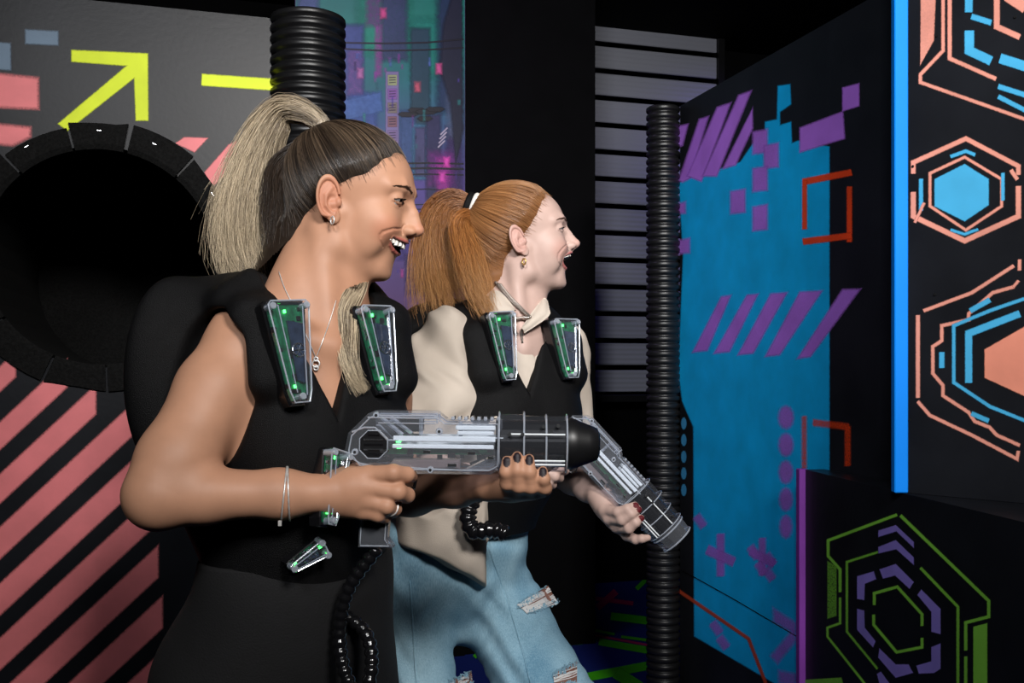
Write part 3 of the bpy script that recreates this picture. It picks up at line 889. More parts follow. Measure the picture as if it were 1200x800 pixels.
def inbox(lo, hi, grow=0.0):
    lo = np.array(lo) - grow; hi = np.array(hi) + grow
    return lambda c: ((c > lo) & (c < hi)).all(1)
def outside(*boxes):
    fs = [inbox(lo, hi, -g) for lo, hi, g in boxes]
    return lambda c: ~np.any([f(c) for f in fs], axis=0)
def near(p, c, r, fn, cheap):
    """evaluate fn only within r of c; elsewhere a rough distance (cheap radius)"""
    dd = np.sqrt(((p - arr(*c)) ** 2).sum(1))
    d = dd - cheap
    i = np.nonzero(dd < r)[0]
    if len(i): d[i] = fn(p[i])
    return d
def cast(f, px, py, y0=1.0, y1=2.6, off=0.0):
    """the point of a field's surface seen at a picture position"""
    d = np.array([(px - 600) / F, 1.0, (HY - py) / F]); k = np.linalg.norm(d)
    t = y0; best = (1e9, t)
    for _ in range(90):
        v = float(f((np.array([0, 0, H]) + d * t)[None].astype(f32))[0])
        if v < best[0]: best = (v, t)
        if v < 0.0004: break
        t += max(v, .0006) / k * .8
        if t > y1: t = best[1]; break
    return np.array([0, 0, H]) + d * (t - off / k)
def cast_many(f, pxy, y0=1.0, y1=2.6):
    """cast() for many picture positions at once"""
    q = np.array(pxy, float); d = np.stack([(q[:, 0] - 600) / F, np.ones(len(q)), (HY - q[:, 1]) / F], 1); k = np.linalg.norm(d, axis=1)
    t = np.full(len(q), y0); best = np.full(len(q), 1e9); bt = t.copy()
    for _ in range(90):
        v = f((np.array([0, 0, H]) + d * t[:, None]).astype(f32)).astype(float)
        up = v < best; best = np.where(up, v, best); bt = np.where(up, t, bt)
        t = np.where((v < .0004) | (t > y1), t, t + np.maximum(v, .0006) / k * .8)
    return np.array([0, 0, H]) + d * bt[:, None]
def grad(f, p, e=.002):
    p = np.array(p, dtype=f32); q = np.stack([p + arr(e, 0, 0), p - arr(e, 0, 0), p + arr(0, e, 0), p - arr(0, e, 0), p + arr(0, 0, e), p - arr(0, 0, e)])
    v = f(q); g = np.array([v[0] - v[1], v[2] - v[3], v[4] - v[5]], float); return g / (np.linalg.norm(g) + 1e-9)

def rot_axes(fwd, up=(0, 0, 1)):
    """3x3 with columns fwd, left, up"""
    x = np.array(fwd, float); x /= np.linalg.norm(x)
    y = np.cross(np.array(up, float), x); y /= np.linalg.norm(y)
    return np.stack([x, y, np.cross(x, y)], 1)
def head_axes(az, pitch):
    a, t = math.radians(az), math.radians(pitch)
    x = np.array([math.cos(a) * math.cos(t), math.sin(a) * math.cos(t), math.sin(t)])
    y = np.array([-math.sin(a), math.cos(a), 0.0])
    return np.stack([x, y, np.cross(x, y)], 1)

# ------------------------------------------------------------------ the head, in centimetres (x forward, y left, z up, origin between the ears)
def jaw_rot(m, ang):
    c, s = math.cos(math.radians(ang)), math.sin(math.radians(ang))
    q = m.copy(); x = m[:, 0] - 0.5; z = m[:, 2] + 0.2
    q[:, 0] = x * c - z * s + 0.5; q[:, 2] = x * s + z * c - 0.2      # undo the opening
    return q
def jaw_pt(p, ang, w=1.0):
    c, s = math.cos(math.radians(ang * w)), math.sin(math.radians(ang * w))
    x, z = p[0] - 0.5, p[2] + 0.2
    return (x * c + z * s + 0.5, p[1], -x * s + z * c - 0.2)

def surf_x(hp, y, z):
    """how far forward the face reaches at height z, sideways y (before lips are added)"""
    xs = np.linspace(12.5, 3.0, 191)
    q = np.stack([xs, np.full_like(xs, y), np.full_like(xs, z)], 1).astype(f32)
    d = face_base(q, hp); i = int(np.argmax(d < 0)); return float(xs[i])
def mouth_curves(hp, y):
    zc, yc = hp['corner'][1], hp['corner'][2]
    t = np.clip(np.abs(y) / yc, 0, 1)
    zu = hp['lip_z'] + (zc - hp['lip_z']) * t ** 2
    zl0 = hp['lip_z'] - hp['gape']
    zl = zl0 + (zc - zl0) * t ** 2.4
    return zu, zl
def lip_lines(hp):
    if '_lips' in hp: return hp['_lips']
    nx, nz = hp['nose']; cz_ = hp['corner'][1]; fold = []
    key = smooth_path([(nx - 2.7, nz - .3, 0), (nx - 3.4, nz - .95, 0), (hp['fold_x'] + .35, (nz - .95 + cz_) / 2 - .2, 0), (hp['fold_x'], cz_ - .5, 0), (hp['fold_x'] + .25, cz_ - 1.7, 0)], 7)
    for x, z, _ in key:
        ys = np.linspace(8.0, .5, 301); q = np.stack([np.full_like(ys, x), ys, np.full_like(ys, z)], 1).astype(f32)
        fold.append((float(x), float(ys[int(np.argmax(face_base(q, hp) < 0))]) + .14, float(z)))
    hp['_fold'] = fold
    up, lo_ = [], []
    for t in (0, .25, .5, .75, .92, 1.0):
        y = t * hp['corner'][2]; zu, zl = mouth_curves(hp, np.array(y)); zu = float(zu); zl = float(zl)
        xu = surf_x(hp, y, zu + .1); xl = surf_x(hp, y, zl - .15)
        up.append((xu - .12 + .1 * (1 - t), y, zu + .12)); lo_.append((xl - .10 + .05 * (1 - t), y, zl - .12))
    hp['_lips'] = (up, lo_)
    return up, lo_
def cavity(m, hp):
    """the open mouth: a slot between the lips that runs back into the head"""
    y = m[:, 1]; yc = hp['corner'][2]
    zu, zl = mouth_curves(hp, y)
    zm, hf = (zu + zl) / 2, (zu - zl) / 2
    d = np.abs(m[:, 2] - zm) - hf
    d = np.maximum(d, y - yc)
    up, _ = lip_lines(hp)
    ys = [p[1] for p in up]; xs = [p[0] for p in up]
    xf = np.interp(y, ys, xs)
    d = np.maximum(d, (xf - 2.4 + .18 * y * y) - m[:, 0])
    return d * .8

def face_base(q, hp):
    m = q.copy(); m[:, 1] = np.abs(m[:, 1])
    mj = jaw_rot(m, hp['open'])
    d = ell(m, (-.5, 0, 4.5), (8.8, 7.0, 7.9))
    d = smin(d, ell(m, (3.3, 0, 4.6), (5.75, 5.9, 5.6)), 1.5)
    d = smin(d, ell(m, (3.6, 0, -.6), (5.3, 5.7, 5.2)), 1.8)
    d = smin(d, ell(m, (5.6, 3.7, -.4), (2.4, 1.9, 1.9)), 1.8)
    d = smin(d, ell(m, (6.2, 0, -2.4), (3.3, 3.0, 2.6)), 1.5)
    dj = rc(mj, (.6, 5.4, -1.0), (1.8, 4.9, -4.7), 1.4, 1.35)
    dj = smin(dj, rc(mj, (1.8, 4.8, -4.7), (6.8, 1.5, hp['chin_z'] + .35), 1.45, 1.25), 1.2)
    dj = smin(dj, ell(mj, (hp['chin_x'] - 1.35, 0, hp['chin_z']), (1.4, 1.75, 1.2)), 1.2)
    dj = smin(dj, ell(mj, (4.2, 0, -4.8), (4.0, 4.1, 2.3)), 1.5)
    dj = smin(dj, ell(mj, (hp['chin_x'] - 2.4, 0, hp['chin_z'] + 1.6), (1.8, 2.4, 1.6)), 1.2)
    d = smin(d, dj, 1.6)
    # smiling cheeks
    d = smin(d, ell(m, (4.6, 4.1, -3.0), (2.4, 1.5, 2.6)), 1.8)
    d = smin(d, ell(m, (6.7, 3.2, -1.2), (1.75, 1.8, 1.5)), 1.3)
    # nose root wedge, eye sockets, brow
    ez = hp['eye_c'][2]; ex = hp['eye_c'][0]; ey = hp['eye_c'][1]
    nx, nz = hp['nose']; bx, bz = hp['nasion']
    d = smin(d, chain(m, [(bx - 1.25, 0, bz), (nx - 2.35, 0, nz + .1)], [.95, 1.25]), .8)
    d = smax(d, -ell(m, (ex + 2.45, ey + .05, ez + .15), (1.55, 1.6, .95)), .9)
    d = smin(d, chain(m, [(bx - .55, .9, ez + 1.55), (bx - 1.05, 2.8, ez + 1.9), (bx - 2.5, 4.5, ez + 1.5)], [.5, .5, .35], .3), 1.5)
    # eyelids with a narrow laughing slit
    e = sph(m, (ex, ey, ez), 1.34)
    sl = m.copy(); sl[:, 2] = m[:, 2] + .10 * (m[:, 1] - ey - .1) ** 2 + .06 * (m[:, 1] - ey)
    e = smax(e, -ell(sl, (ex + 1.2, ey + .15, ez - .06), (1.0, 1.38, hp['eye_open'])), .10)
    d = smin(d, e, .35)
    d = smax(d, -chain(m, [(ex + 1.25, ey - .7, ez - .75), (ex + 1.0, ey + .3, ez - .95), (ex + .3, ey + 1.2, ez - .55)], [.03, .05, .03]), .35)     # smile crease
    # nose
    d = smin(d, chain(m, [(bx - .62, 0, bz), ((bx + nx) / 2 - .72 + hp['bump'], 0, (bz + nz) / 2 + .25), (nx - .78, 0, nz + .05)], [.55, .60, .72], .3), .8)
    d = smin(d, ell(m, (nx - .85, 0, nz - .02), (.85, .80, .72)), .4)
    d = smin(d, ell(m, (nx - 1.85, .98, nz - .42), (.95, .60, .62)), .45)
    d = smin(d, rc(m, (nx - .9, 0, nz - .45), (nx - 1.85, 0, nz - .95), .38, .5), .35)
    d = smax(d, -ell(m, (nx - 1.5, .55, nz - 1.05), (.6, .26, .42)), .2)
    d = smax(d, -chain(m, [(nx - 2.5, 1.45, nz + .25), (nx - 2.75, 1.7, nz - .3), (nx - 2.55, 1.6, nz - 1.0)], [.06, .10, .10]), .35)
    # nasolabial fold, pressed into the cheek
    if '_fold' in hp:
        d = smax(d, -chain(m, hp['_fold'], [.02, .11, .18, .20, .17, .08, .0]), .28)
    return d

def head_field(q, hp):
    d = face_base(q, hp)
    m = q.copy(); m[:, 1] = np.abs(m[:, 1])
    # lips and mouth
    up, lo_ = lip_lines(hp)
    d = smin(d, chain(m, up, [.27, .28, .26, .22, .17, .13], .1), .3)
    d = smin(d, chain(m, lo_, [.33, .33, .30, .25, .17, .13], .1), .3)
    cav = cavity(m, hp)
    d = smax(d, -cav, .14)
    # ear
    ea = math.radians(20); tl = math.radians(12)
    o = arr(-.3, 6.75, .75)
    s_ = hp.get('ear', 1.0)
    ax = np.array([math.cos(ea), math.sin(ea) * 0 - math.sin(ea), 0.0]); an = np.array([math.sin(ea) * .0 + math.sin(ea), math.cos(ea), 0.0])
    up_ = np.array([0, 0, 1.0])
    A = math.cos(tl) * ax + math.sin(tl) * up_; Bv = -math.sin(tl) * ax + math.cos(tl) * up_
    # a forwards, b up, c outwards from the skull
    qq = (m - o) / s_
    qa, qb, qc = qq @ A.astype(f32), qq @ Bv.astype(f32), qq @ an.astype(f32) - .55 + .10 * (qq @ A.astype(f32))
    E = np.stack([qa, qb, qc], 1)
    ear = ell(E, (-.25, .25, 0), (1.35, 2.6, .33))
    ear = smin(ear, ell(E, (.35, -2.1, .05), (.75, .95, .36)), .4)
    rr = np.sqrt(((qa + .25) / 1.42) ** 2 + ((qb - .3) / 2.55) ** 2)
    ring = np.sqrt(((rr - 1) * 1.75) ** 2 + (qc - .22) ** 2) - .27
    ring = smax(ring, qa - 1.35 + .0 * qb, .3); ring = smax(ring, -(qb + 2.2), .4)
    ring = np.maximum(ring, np.minimum(qa - .55, .6 - qb))
    ear = smin(ear, ring, .15)
    ear = smin(ear, chain(E, [(.2, 1.5, .12), (-.55, .6, .22), (-.55, -.7, .25), (.1, -1.55, .2)], [.2, .25, .27, .22]), .3)
    ear = smax(ear, -ell(E, (.25, -.35, .5), (.72, 1.05, .62)), .2)
    ear = smin(ear, ell(E, (1.02, -.35, .22), (.38, .55, .33)), .3)
    ear = smin(ear, rc(E, (.6, .2, -.9), (.2, -.6, -.3), .9, .7), .4)
    d = smin(d, ear * s_, .25)
    return d, cav

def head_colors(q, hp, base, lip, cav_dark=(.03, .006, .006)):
    """skin tones by place: lips, mouth lining, blush, ears"""
    m = q.astype(f32).copy(); m[:, 1] = np.abs(m[:, 1])
    up, lo_ = lip_lines(hp); nx_ = hp['nose'][0]
    C = np.tile(np.array(base, dtype=np.float64), (len(m), 1))
    def mix(c, w):
        nonlocal C
        C = C * (1 - w[:, None]) + np.array(c)[None] * w[:, None]
    def sm(x, a, b):
        t = np.clip((x - a) / (b - a), 0, 1); return t * t * (3 - 2 * t)
    red = np.array(base) * np.array([1.05, .72, .68])
    mix(red, .45 * (1 - sm(ell(m, (7.0, 3.9, -1.6), (2.0, 2.0, 1.8)), -.6, 1.2)))
    mix(red, .35 * (1 - sm(sph(m, (hp['nose'][0] - .6, 0, hp['nose'][1]), .9), -.2, .8)))
    mix(red, .5 * (1 - sm(ell(m, (-.3, 7.6, .9), (1.7, 1.6, 3.0)), -.3, .4)))
    mix(lip, 1 - sm(np.minimum(chain(m, up, [.29, .30, .28, .23, .17, .12]), chain(m, lo_, [.35, .35, .32, .26, .17, .12])), .02, .16))
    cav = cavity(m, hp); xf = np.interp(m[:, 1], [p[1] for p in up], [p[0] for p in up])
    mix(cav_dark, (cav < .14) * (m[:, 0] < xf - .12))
    # lash line
    ex, ey, ez = hp['eye_c']
    sl = m.copy(); sl[:, 2] = m[:, 2] + .10 * (m[:, 1] - ey - .1) ** 2 + .06 * (m[:, 1] - ey)
    e = ell(sl, (ex + 1.2, ey + .15, ez - .06), (1.0, 1.38, hp['eye_open']))
    mix((.02, .012, .01), (1 - sm(e, .02, .13)) * (m[:, 0] > ex - .2) * (m[:, 2] > ez - .3))
    mix(np.array(base) * .55, .6 * (1 - sm(sph(m, (nx_ - 1.5, .55, hp['nose'][1] - 1.05), .3), .0, .25)))
    return C

def skin_material(name, sss=0.0):
    m, nt, b, out = nodes_of(name)
    at = nt.nodes.new('ShaderNodeVertexColor'); at.layer_name = 'Col'
    tc = nt.nodes.new('ShaderNodeTexCoord')
    n = nt.nodes.new('ShaderNodeTexNoise'); n.inputs['Scale'].default_value = 26; n.inputs['Detail'].default_value = 6
    nt.links.new(tc.outputs['Object'], n.inputs['Vector'])
    mr = nt.nodes.new('ShaderNodeMapRange'); mr.inputs['From Min'].default_value = .3; mr.inputs['From Max'].default_value = .7
    mr.inputs['To Min'].default_value = .93; mr.inputs['To Max'].default_value = 1.06
    nt.links.new(n.outputs['Fac'], mr.inputs['Value'])
    vm = nt.nodes.new('ShaderNodeVectorMath'); vm.operation = 'SCALE'
    nt.links.new(at.outputs['Color'], vm.inputs[0]); nt.links.new(mr.outputs[0], vm.inputs['Scale'])
    nt.links.new(vm.outputs[0], b.inputs['Base Color'])
    n2 = nt.nodes.new('ShaderNodeTexNoise'); n2.inputs['Scale'].default_value = 700; n2.inputs['Detail'].default_value = 2
    nt.links.new(tc.outputs['Object'], n2.inputs['Vector'])
    bp = nt.nodes.new('ShaderNodeBump'); bp.inputs['Strength'].default_value = .12; bp.inputs['Distance'].default_value = .0006
    nt.links.new(n2.outputs['Fac'], bp.inputs['Height']); nt.links.new(bp.outputs[0], b.inputs['Normal'])
    set_in(b, Roughness=.52); b.inputs['Specular IOR Level'].default_value = .34
    b.inputs['Subsurface Weight'].default_value = sss
    b.inputs['Subsurface Radius'].default_value = (1.0, .35, .18); b.inputs['Subsurface Scale'].default_value = .004
    return m

def hand_field(p, h):
    """h: dict with wrist, palm points, finger chains (world metres)"""
    d = chain(p, h['palm'], h['palm_r'], .012)
    for a, b, r0, r1 in h.get('pads', []):
        d = smin(d, rc(p, a, b, r0, r1), .012)
    for pts, rad in h['fingers']:
        d = smin(d, chain(p, pts, rad, .003), .006)
    return d
# ------------------------------------------------------------------ hair, sensors, blasters, hoses
def hair_material(name, rough=.36):
    m, nt, b, out = nodes_of(name)
    at = nt.nodes.new('ShaderNodeVertexColor'); at.layer_name = 'Col'
    nt.links.new(at.outputs['Color'], b.inputs['Base Color'])
    set_in(b, Roughness=rough); b.inputs['Specular IOR Level'].default_value = .4
    return m
M['hair'] = hair_material('hair_strands')
def strand_mesh(paths, radii, colors, n=3, name='hair'):
    """paths (N,m,3), radii (N,m), colors (N,m,3) -> one mesh of thin tapering strands"""
    N, m, _ = paths.shape
    t = np.gradient(paths, axis=1); t /= np.linalg.norm(t, axis=2, keepdims=True) + 1e-12
    ref = np.cross(t, np.array([.13, .91, .39])); ref /= np.linalg.norm(ref, axis=2, keepdims=True) + 1e-12
    b = np.cross(t, ref)
    V_ = np.empty((N, m, n, 3))
    for k in range(n):
        a = 2 * math.pi * k / n
        V_[:, :, k] = paths + radii[:, :, None] * (math.cos(a) * ref + math.sin(a) * b)
    base = (np.arange(N)[:, None, None] * m + np.arange(m - 1)[None, :, None]) * n
    k = np.arange(n)[None, None]; k2 = (k + 1) % n
    Q = np.stack([base + k, base + k2, base + n + k2, base + n + k], -1).reshape(-1, 4)
    C = np.repeat(colors[:, :, None, :], n, 2).reshape(-1, 3)
    return mesh_np(V_.reshape(-1, 3), Q, name, np.concatenate([C, np.ones((len(C), 1))], 1))

def skull(q):
    m = q.copy(); m[:, 1] = np.abs(m[:, 1])
    d = ell(m, (-.5, 0, 4.5), (8.8, 7.0, 7.9))
    d = smin(d, ell(m, (3.3, 0, 4.6), (5.75, 5.9, 5.6)), 1.5)
    d = smin(d, ell(m, (3.6, 0, -.6), (5.3, 5.7, 5.2)), 1.8)
    return smin(d, rc(m, (-2.6, 0, -1), (-6.5, 0, -11), 5.0, 5.2), 2.0)
def hairline(q, hl_):
    """> 0 outside the hair; hl_ = list of (point xz, normal xz)"""
    wob = .25 * (.35 * np.sin(q[:, 1] * 2.1) + .25 * np.sin(q[:, 2] * 3.3 + q[:, 1]))
    e = [(q[:, 0] - x0) * nx_ + (q[:, 2] - z0) * nz_ + cy * q[:, 1] ** 2 for (x0, z0, nx_, nz_, cy) in hl_]
    return smax(e[0], smin(e[1], e[2], 1.0), 1.0) + wob
def cap_field(q, hl_, thick):
    h = hairline(q, hl_)
    t = np.clip(-h * .30 - .12, -.7, thick)
    return skull(q) - t
def slick_hair(C, R, hl_, base, root, col_fn, N, seed, thick=.55, cap_color=(.03, .02, .014), rad=.00042, lift=.10, cap_step=.0028):
    """combed-back scalp hair: a close cap plus strands that run over it to the ponytail root"""
    Cf, Rf = C.astype(f32), R.astype(f32)
    f = lambda p: cap_field(((p - Cf) @ Rf) * 100, hl_, thick) / 100
    me = multi_net([(C + [-.14, -.13, -.10], C + [.14, .13, .165], cap_step, lambda c: hairline((((c - C) @ R) * 100).astype(f32), hl_) < .8)], f, lambda V_: np.tile(np.array([*cap_color, 1.0]), (len(V_), 1)), 'scalp_hair')
    cap = link('scalp_hair', me, M['hair'], root)
    rng = np.random.RandomState(seed)
    O = np.array([-.5, 0, 4.5]); bd = np.array(base) - O; bl_ = np.linalg.norm(bd); bd /= bl_
    dirs = []
    while len(dirs) < N:
        v = rng.normal(size=(N * 3, 3)); v /= np.linalg.norm(v, axis=1, keepdims=True)
        # keep directions whose scalp point lies in the hair, favouring the hairline itself
        rr = surf_r(O, v, lambda q: skull(q))
        pt = (O + v * rr[:, None]).astype(f32); h = hairline(pt, hl_)
        ok = (h < .15 + 1.1 * rng.rand(len(h)) ** 4) & (pt[:, 2] > -6.5) & ((h > -1.8) | (rng.rand(len(h)) < .35))
        dirs += list(v[ok])
    dirs = np.array(dirs[:N]); m_ = 14
    t = np.linspace(0, 1, m_)
    ang = np.arccos(np.clip(dirs @ bd, -1, 1))[:, None]
    s = np.sin(ang) + 1e-6
    D = (np.sin((1 - t) * ang) / s)[..., None] * dirs[:, None] + (np.sin(t * ang) / s)[..., None] * bd[None, None]
    fl = D.reshape(-1, 3)
    cap_r = surf_r(O, fl, lambda q: skull(q) - np.clip(-hairline(q, hl_) * .30 - .12, .09, thick)).reshape(N, m_)
    lf_ = lift * (.3 + rng.rand(N, 1)) + .18 * np.sin(np.pi * t)[None] * rng.rand(N, 1)
    rr = cap_r + lf_
    P_ = O + D * rr[..., None]
    P_ += rng.normal(size=(N, 1, 3)) * .05
    Wd = C + (P_ / 100.0) @ R.T
    ra = rad * (.6 + .8 * rng.rand(N, 1)) * np.clip(.35 + t * 3, 0, 1)[None]
    link('hair_strands', strand_mesh(Wd, ra * np.ones((N, m_)), col_fn(rng, N, t, P_)), M['hair'], root)['kind'] = 'stuff'
    return cap
def surf_r(O, v, f):
    lo_ = np.full(len(v), 2.0); hi = np.full(len(v), 16.0)
    for _ in range(18):
        mid = (lo_ + hi) / 2; ins = f((O + v * mid[:, None]).astype(f32)) < 0
        lo_ = np.where(ins, mid, lo_); hi = np.where(ins, hi, mid)
    return (lo_ + hi) / 2
def lock(name, root, guide, widths, N, seed, col_fn, m_=18, rad=.0005, wave=.004, flat=.6, side=None, curl=0.0, tip_spread=.0, shorten=.25):
    """a lock of hair around a guide curve; widths = half-widths along it"""
    rng = np.random.RandomState(seed)
    g = smooth_path(guide, m_); w = np.interp(np.linspace(0, 1, m_), np.linspace(0, 1, len(widths)), widths)
    tg = np.gradient(g, axis=0); tg /= np.linalg.norm(tg, axis=1, keepdims=True)
    view = np.array([0, 1.0, 0]) if side is None else np.array(side, float)
    a = np.cross(tg, view); a /= np.linalg.norm(a, axis=1, keepdims=True) + 1e-9
    b = np.cross(tg, a)
    th = rng.rand(N) * 2 * math.pi; r = np.sqrt(rng.rand(N))
    # gather into clumps
    nc = max(6, N // 28); ct = rng.rand(nc) * 2 * math.pi; cr = np.sqrt(rng.rand(nc)); ci = rng.randint(nc, size=N)
    u0 = r * np.cos(th); v0 = r * np.sin(th); uc = cr[ci] * np.cos(ct[ci]); vc = cr[ci] * np.sin(ct[ci])
    t = np.linspace(0, 1, m_)
    kk = (.15 + .62 * t)[None]
    u = u0[:, None] * (1 - kk) + uc[:, None] * kk; v = v0[:, None] * (1 - kk) + vc[:, None] * kk
    ph = rng.rand(nc, 2)[ci] * 6.28; ln = (1 - shorten * rng.rand(N) ** 1.5)
    idx = t[None] * ln[:, None] * (m_ - 1); i0 = np.minimum(idx.astype(int), m_ - 2); fr = (idx - i0)[..., None]
    def samp(x): return x[i0] * (1 - fr) + x[i0 + 1] * fr
    G, A_, B_ = samp(g), samp(a), samp(b); W_ = samp(w[:, None])[..., 0]
    wv = wave * t[None] ** 1.2
    fz = rng.normal(size=(N, 2)) * tip_spread
    off_a = W_ * u + wv * np.sin(ph[:, :1] + t[None] * 7.0) + fz[:, :1] * t[None] ** 2 + curl * (t[None] ** 3) * (.4 + .6 * rng.rand(nc)[ci][:, None])
    off_b = W_ * flat * v + wv * np.cos(ph[:, 1:] + t[None] * 6.0) + fz[:, 1:] * t[None] ** 2
    Pp = G + A_ * off_a[..., None] + B_ * off_b[..., None]
    ra = rad * (.55 + .9 * rng.rand(N, 1)) * np.clip(1.15 - t, .25, 1)[None]
    o = link(name, strand_mesh(Pp, ra, col_fn(rng, N, t, ci)), M['hair'], root); o['kind'] = 'stuff'
    return o

M['black_fabric'] = simple('black_nylon_webbing', (.0024, .0024, .0028), .6, spec=.2, noise=.25, scale=60, bump=.7, bscale=900)
M['black_rib'] = simple('black_ribbed_binding', (.012, .012, .013), .6, spec=.4, bump=1.0, bscale=600)
M['clear'] = clear_plastic('clear_polycarbonate', haze=.075)
M['clear_sensor'] = clear_plastic('clear_sensor_cover', haze=.018, gloss=.05)
M['clear_edge'] = clear_plastic('whitened_clear_edge', haze=.42, gloss=.25, hazecol=(.72, .78, .88))  # whiter copy of the clear plastic: edge highlights put into its colour
M['pcb'] = simple('green_circuit_board', (.006, .11, .045), .35, spec=.5, noise=.5, scale=120)
M['chip'] = simple('black_chip', (.006, .006, .007), .3)
M['solder'] = simple('bright_solder', (.55, .57, .60), .22, metal=1.0)
M['led'] = emissive('green_led', (.06, 1.0, .12), 6.0)
M['gloss_black'] = simple('gloss_black_plastic', (.006, .006, .007), .2, spec=.6)
M['lens'] = simple('dark_blue_lens', (.022, .034, .060), .12, spec=.7, noise=.4, scale=60)

def sensor(frame, parent, W=.030, Hh=.062, seed=1):
    """shield-shaped clear target sensor: black tray, green board, clear bevelled cover with screw bosses"""
    O, e1, e2, n = frame
    rng = random.Random(seed)
    shield = [(-W, Hh * .93), (-W * .86, Hh), (W * .86, Hh), (W, Hh * .93), (W * .52, -Hh * .78), (W * .36, -Hh), (-W * .36, -Hh), (-W * .52, -Hh * .78)]
    m = MB(); m.prism([(x * 1.06, y * 1.03) for x, y in shield], frame, -.014, .006, .0015); m.build('sensor_tray', M['gloss_black'], parent)
    m = MB(); m.prism([(x * .88, y * .93) for x, y in shield], frame, .0062, .0078); m.build('circuit_board', M['pcb'], parent)
    m = MB()
    for k in range(16):
        y = rng.uniform(-.8, .85) * Hh; x = rng.uniform(-1, 1) * W * (.62 + .28 * y / Hh)
        m.box(O + e1 * x + e2 * y + n * .0088, (e1, e2, n), (rng.uniform(.0012, .004), rng.uniform(.0012, .004), .0012))
    m.build('chips', M['chip'], parent)['kind'] = 'stuff'
    m = MB()
    for k in range(14):
        y = rng.uniform(-.75, .85) * Hh; x = -W * (.50 + .2 * y / Hh) + rng.uniform(-.002, .002)
        m.box(O + e1 * x + e2 * y + n * .0086, (e1, e2, n), (.0009, .0016, .0008))
    m.build('solder_pads', M['solder'], parent)['kind'] = 'stuff'
    # dark optical window and round emitter on the right half
    m = MB(); m.prism([(-W * .05, Hh * .62), (W * .72, Hh * .55), (W * .42, -Hh * .62), (W * .05, -Hh * .55)], frame, .0079, .0125, .001); m.build('optical_window', M['lens'], parent)
    ring = [O + e1 * (W * .28 + .0085 * math.cos(t)) + e2 * (.0085 * math.sin(t) + .002) + n * .0135 for t in np.linspace(0, 2 * math.pi, 17)[:-1]]
    m = MB(); m.tube(ring, .0011, 6, closed=True)
    for a in (0, 1.05, 2.1):
        m.tube([O + e1 * (W * .28 + .0085 * math.cos(a)) + e2 * (.0085 * math.sin(a) + .002) + n * .0135, O + e1 * (W * .28 - .0085 * math.cos(a)) + e2 * (-.0085 * math.sin(a) + .002) + n * .0135], .0007, 5)
    m.build('emitter_ring', M['solder'], parent)
    for y in (.80, -.66):
        m = MB(); m.box(O + e1 * (-W * .08) + e2 * (Hh * y) + n * .0095, (e1, e2, n), (.0016, .0022, .0014), .0005); m.build('led', M['led'], parent)
    m = MB(); m.prism(shield, frame, .006, .0225, .0045); m.build('clear_cover', M['clear_sensor'], parent)
    m = MB()                                                   # whiter strips, edge highlights put into their colour
    rim = [O + e1 * x * .97 + e2 * y * .985 + n * .0195 for x, y in shield]
    m.tube(rim, .0011, 6, closed=True)
    for a, b in (((-.55, .9), (-.2, -.8)), ((.62, .86), (.24, -.86))):
        m.tube([O + e1 * W * a[0] + e2 * Hh * a[1] + n * .021, O + e1 * W * b[0] + e2 * Hh * b[1] + n * .021], .0008, 5)
    m.build('cover_ribs', M['clear_edge'], parent)
    for x, y in ((-.80, .88), (.80, .88), (0, -.88)):
        c = O + e1 * W * x + e2 * Hh * y
        m = MB(); m.tube([c + n * .006, c + n * .0235, c + n * .0245], [.0046, .0046, .0036], 12); m.build('screw_boss', M['clear_edge'], parent)
        m = MB(); m.tube([c + n * .012, c + n * .0215], [.0024, .0024], 8); m.build('screw', M['solder'], parent)

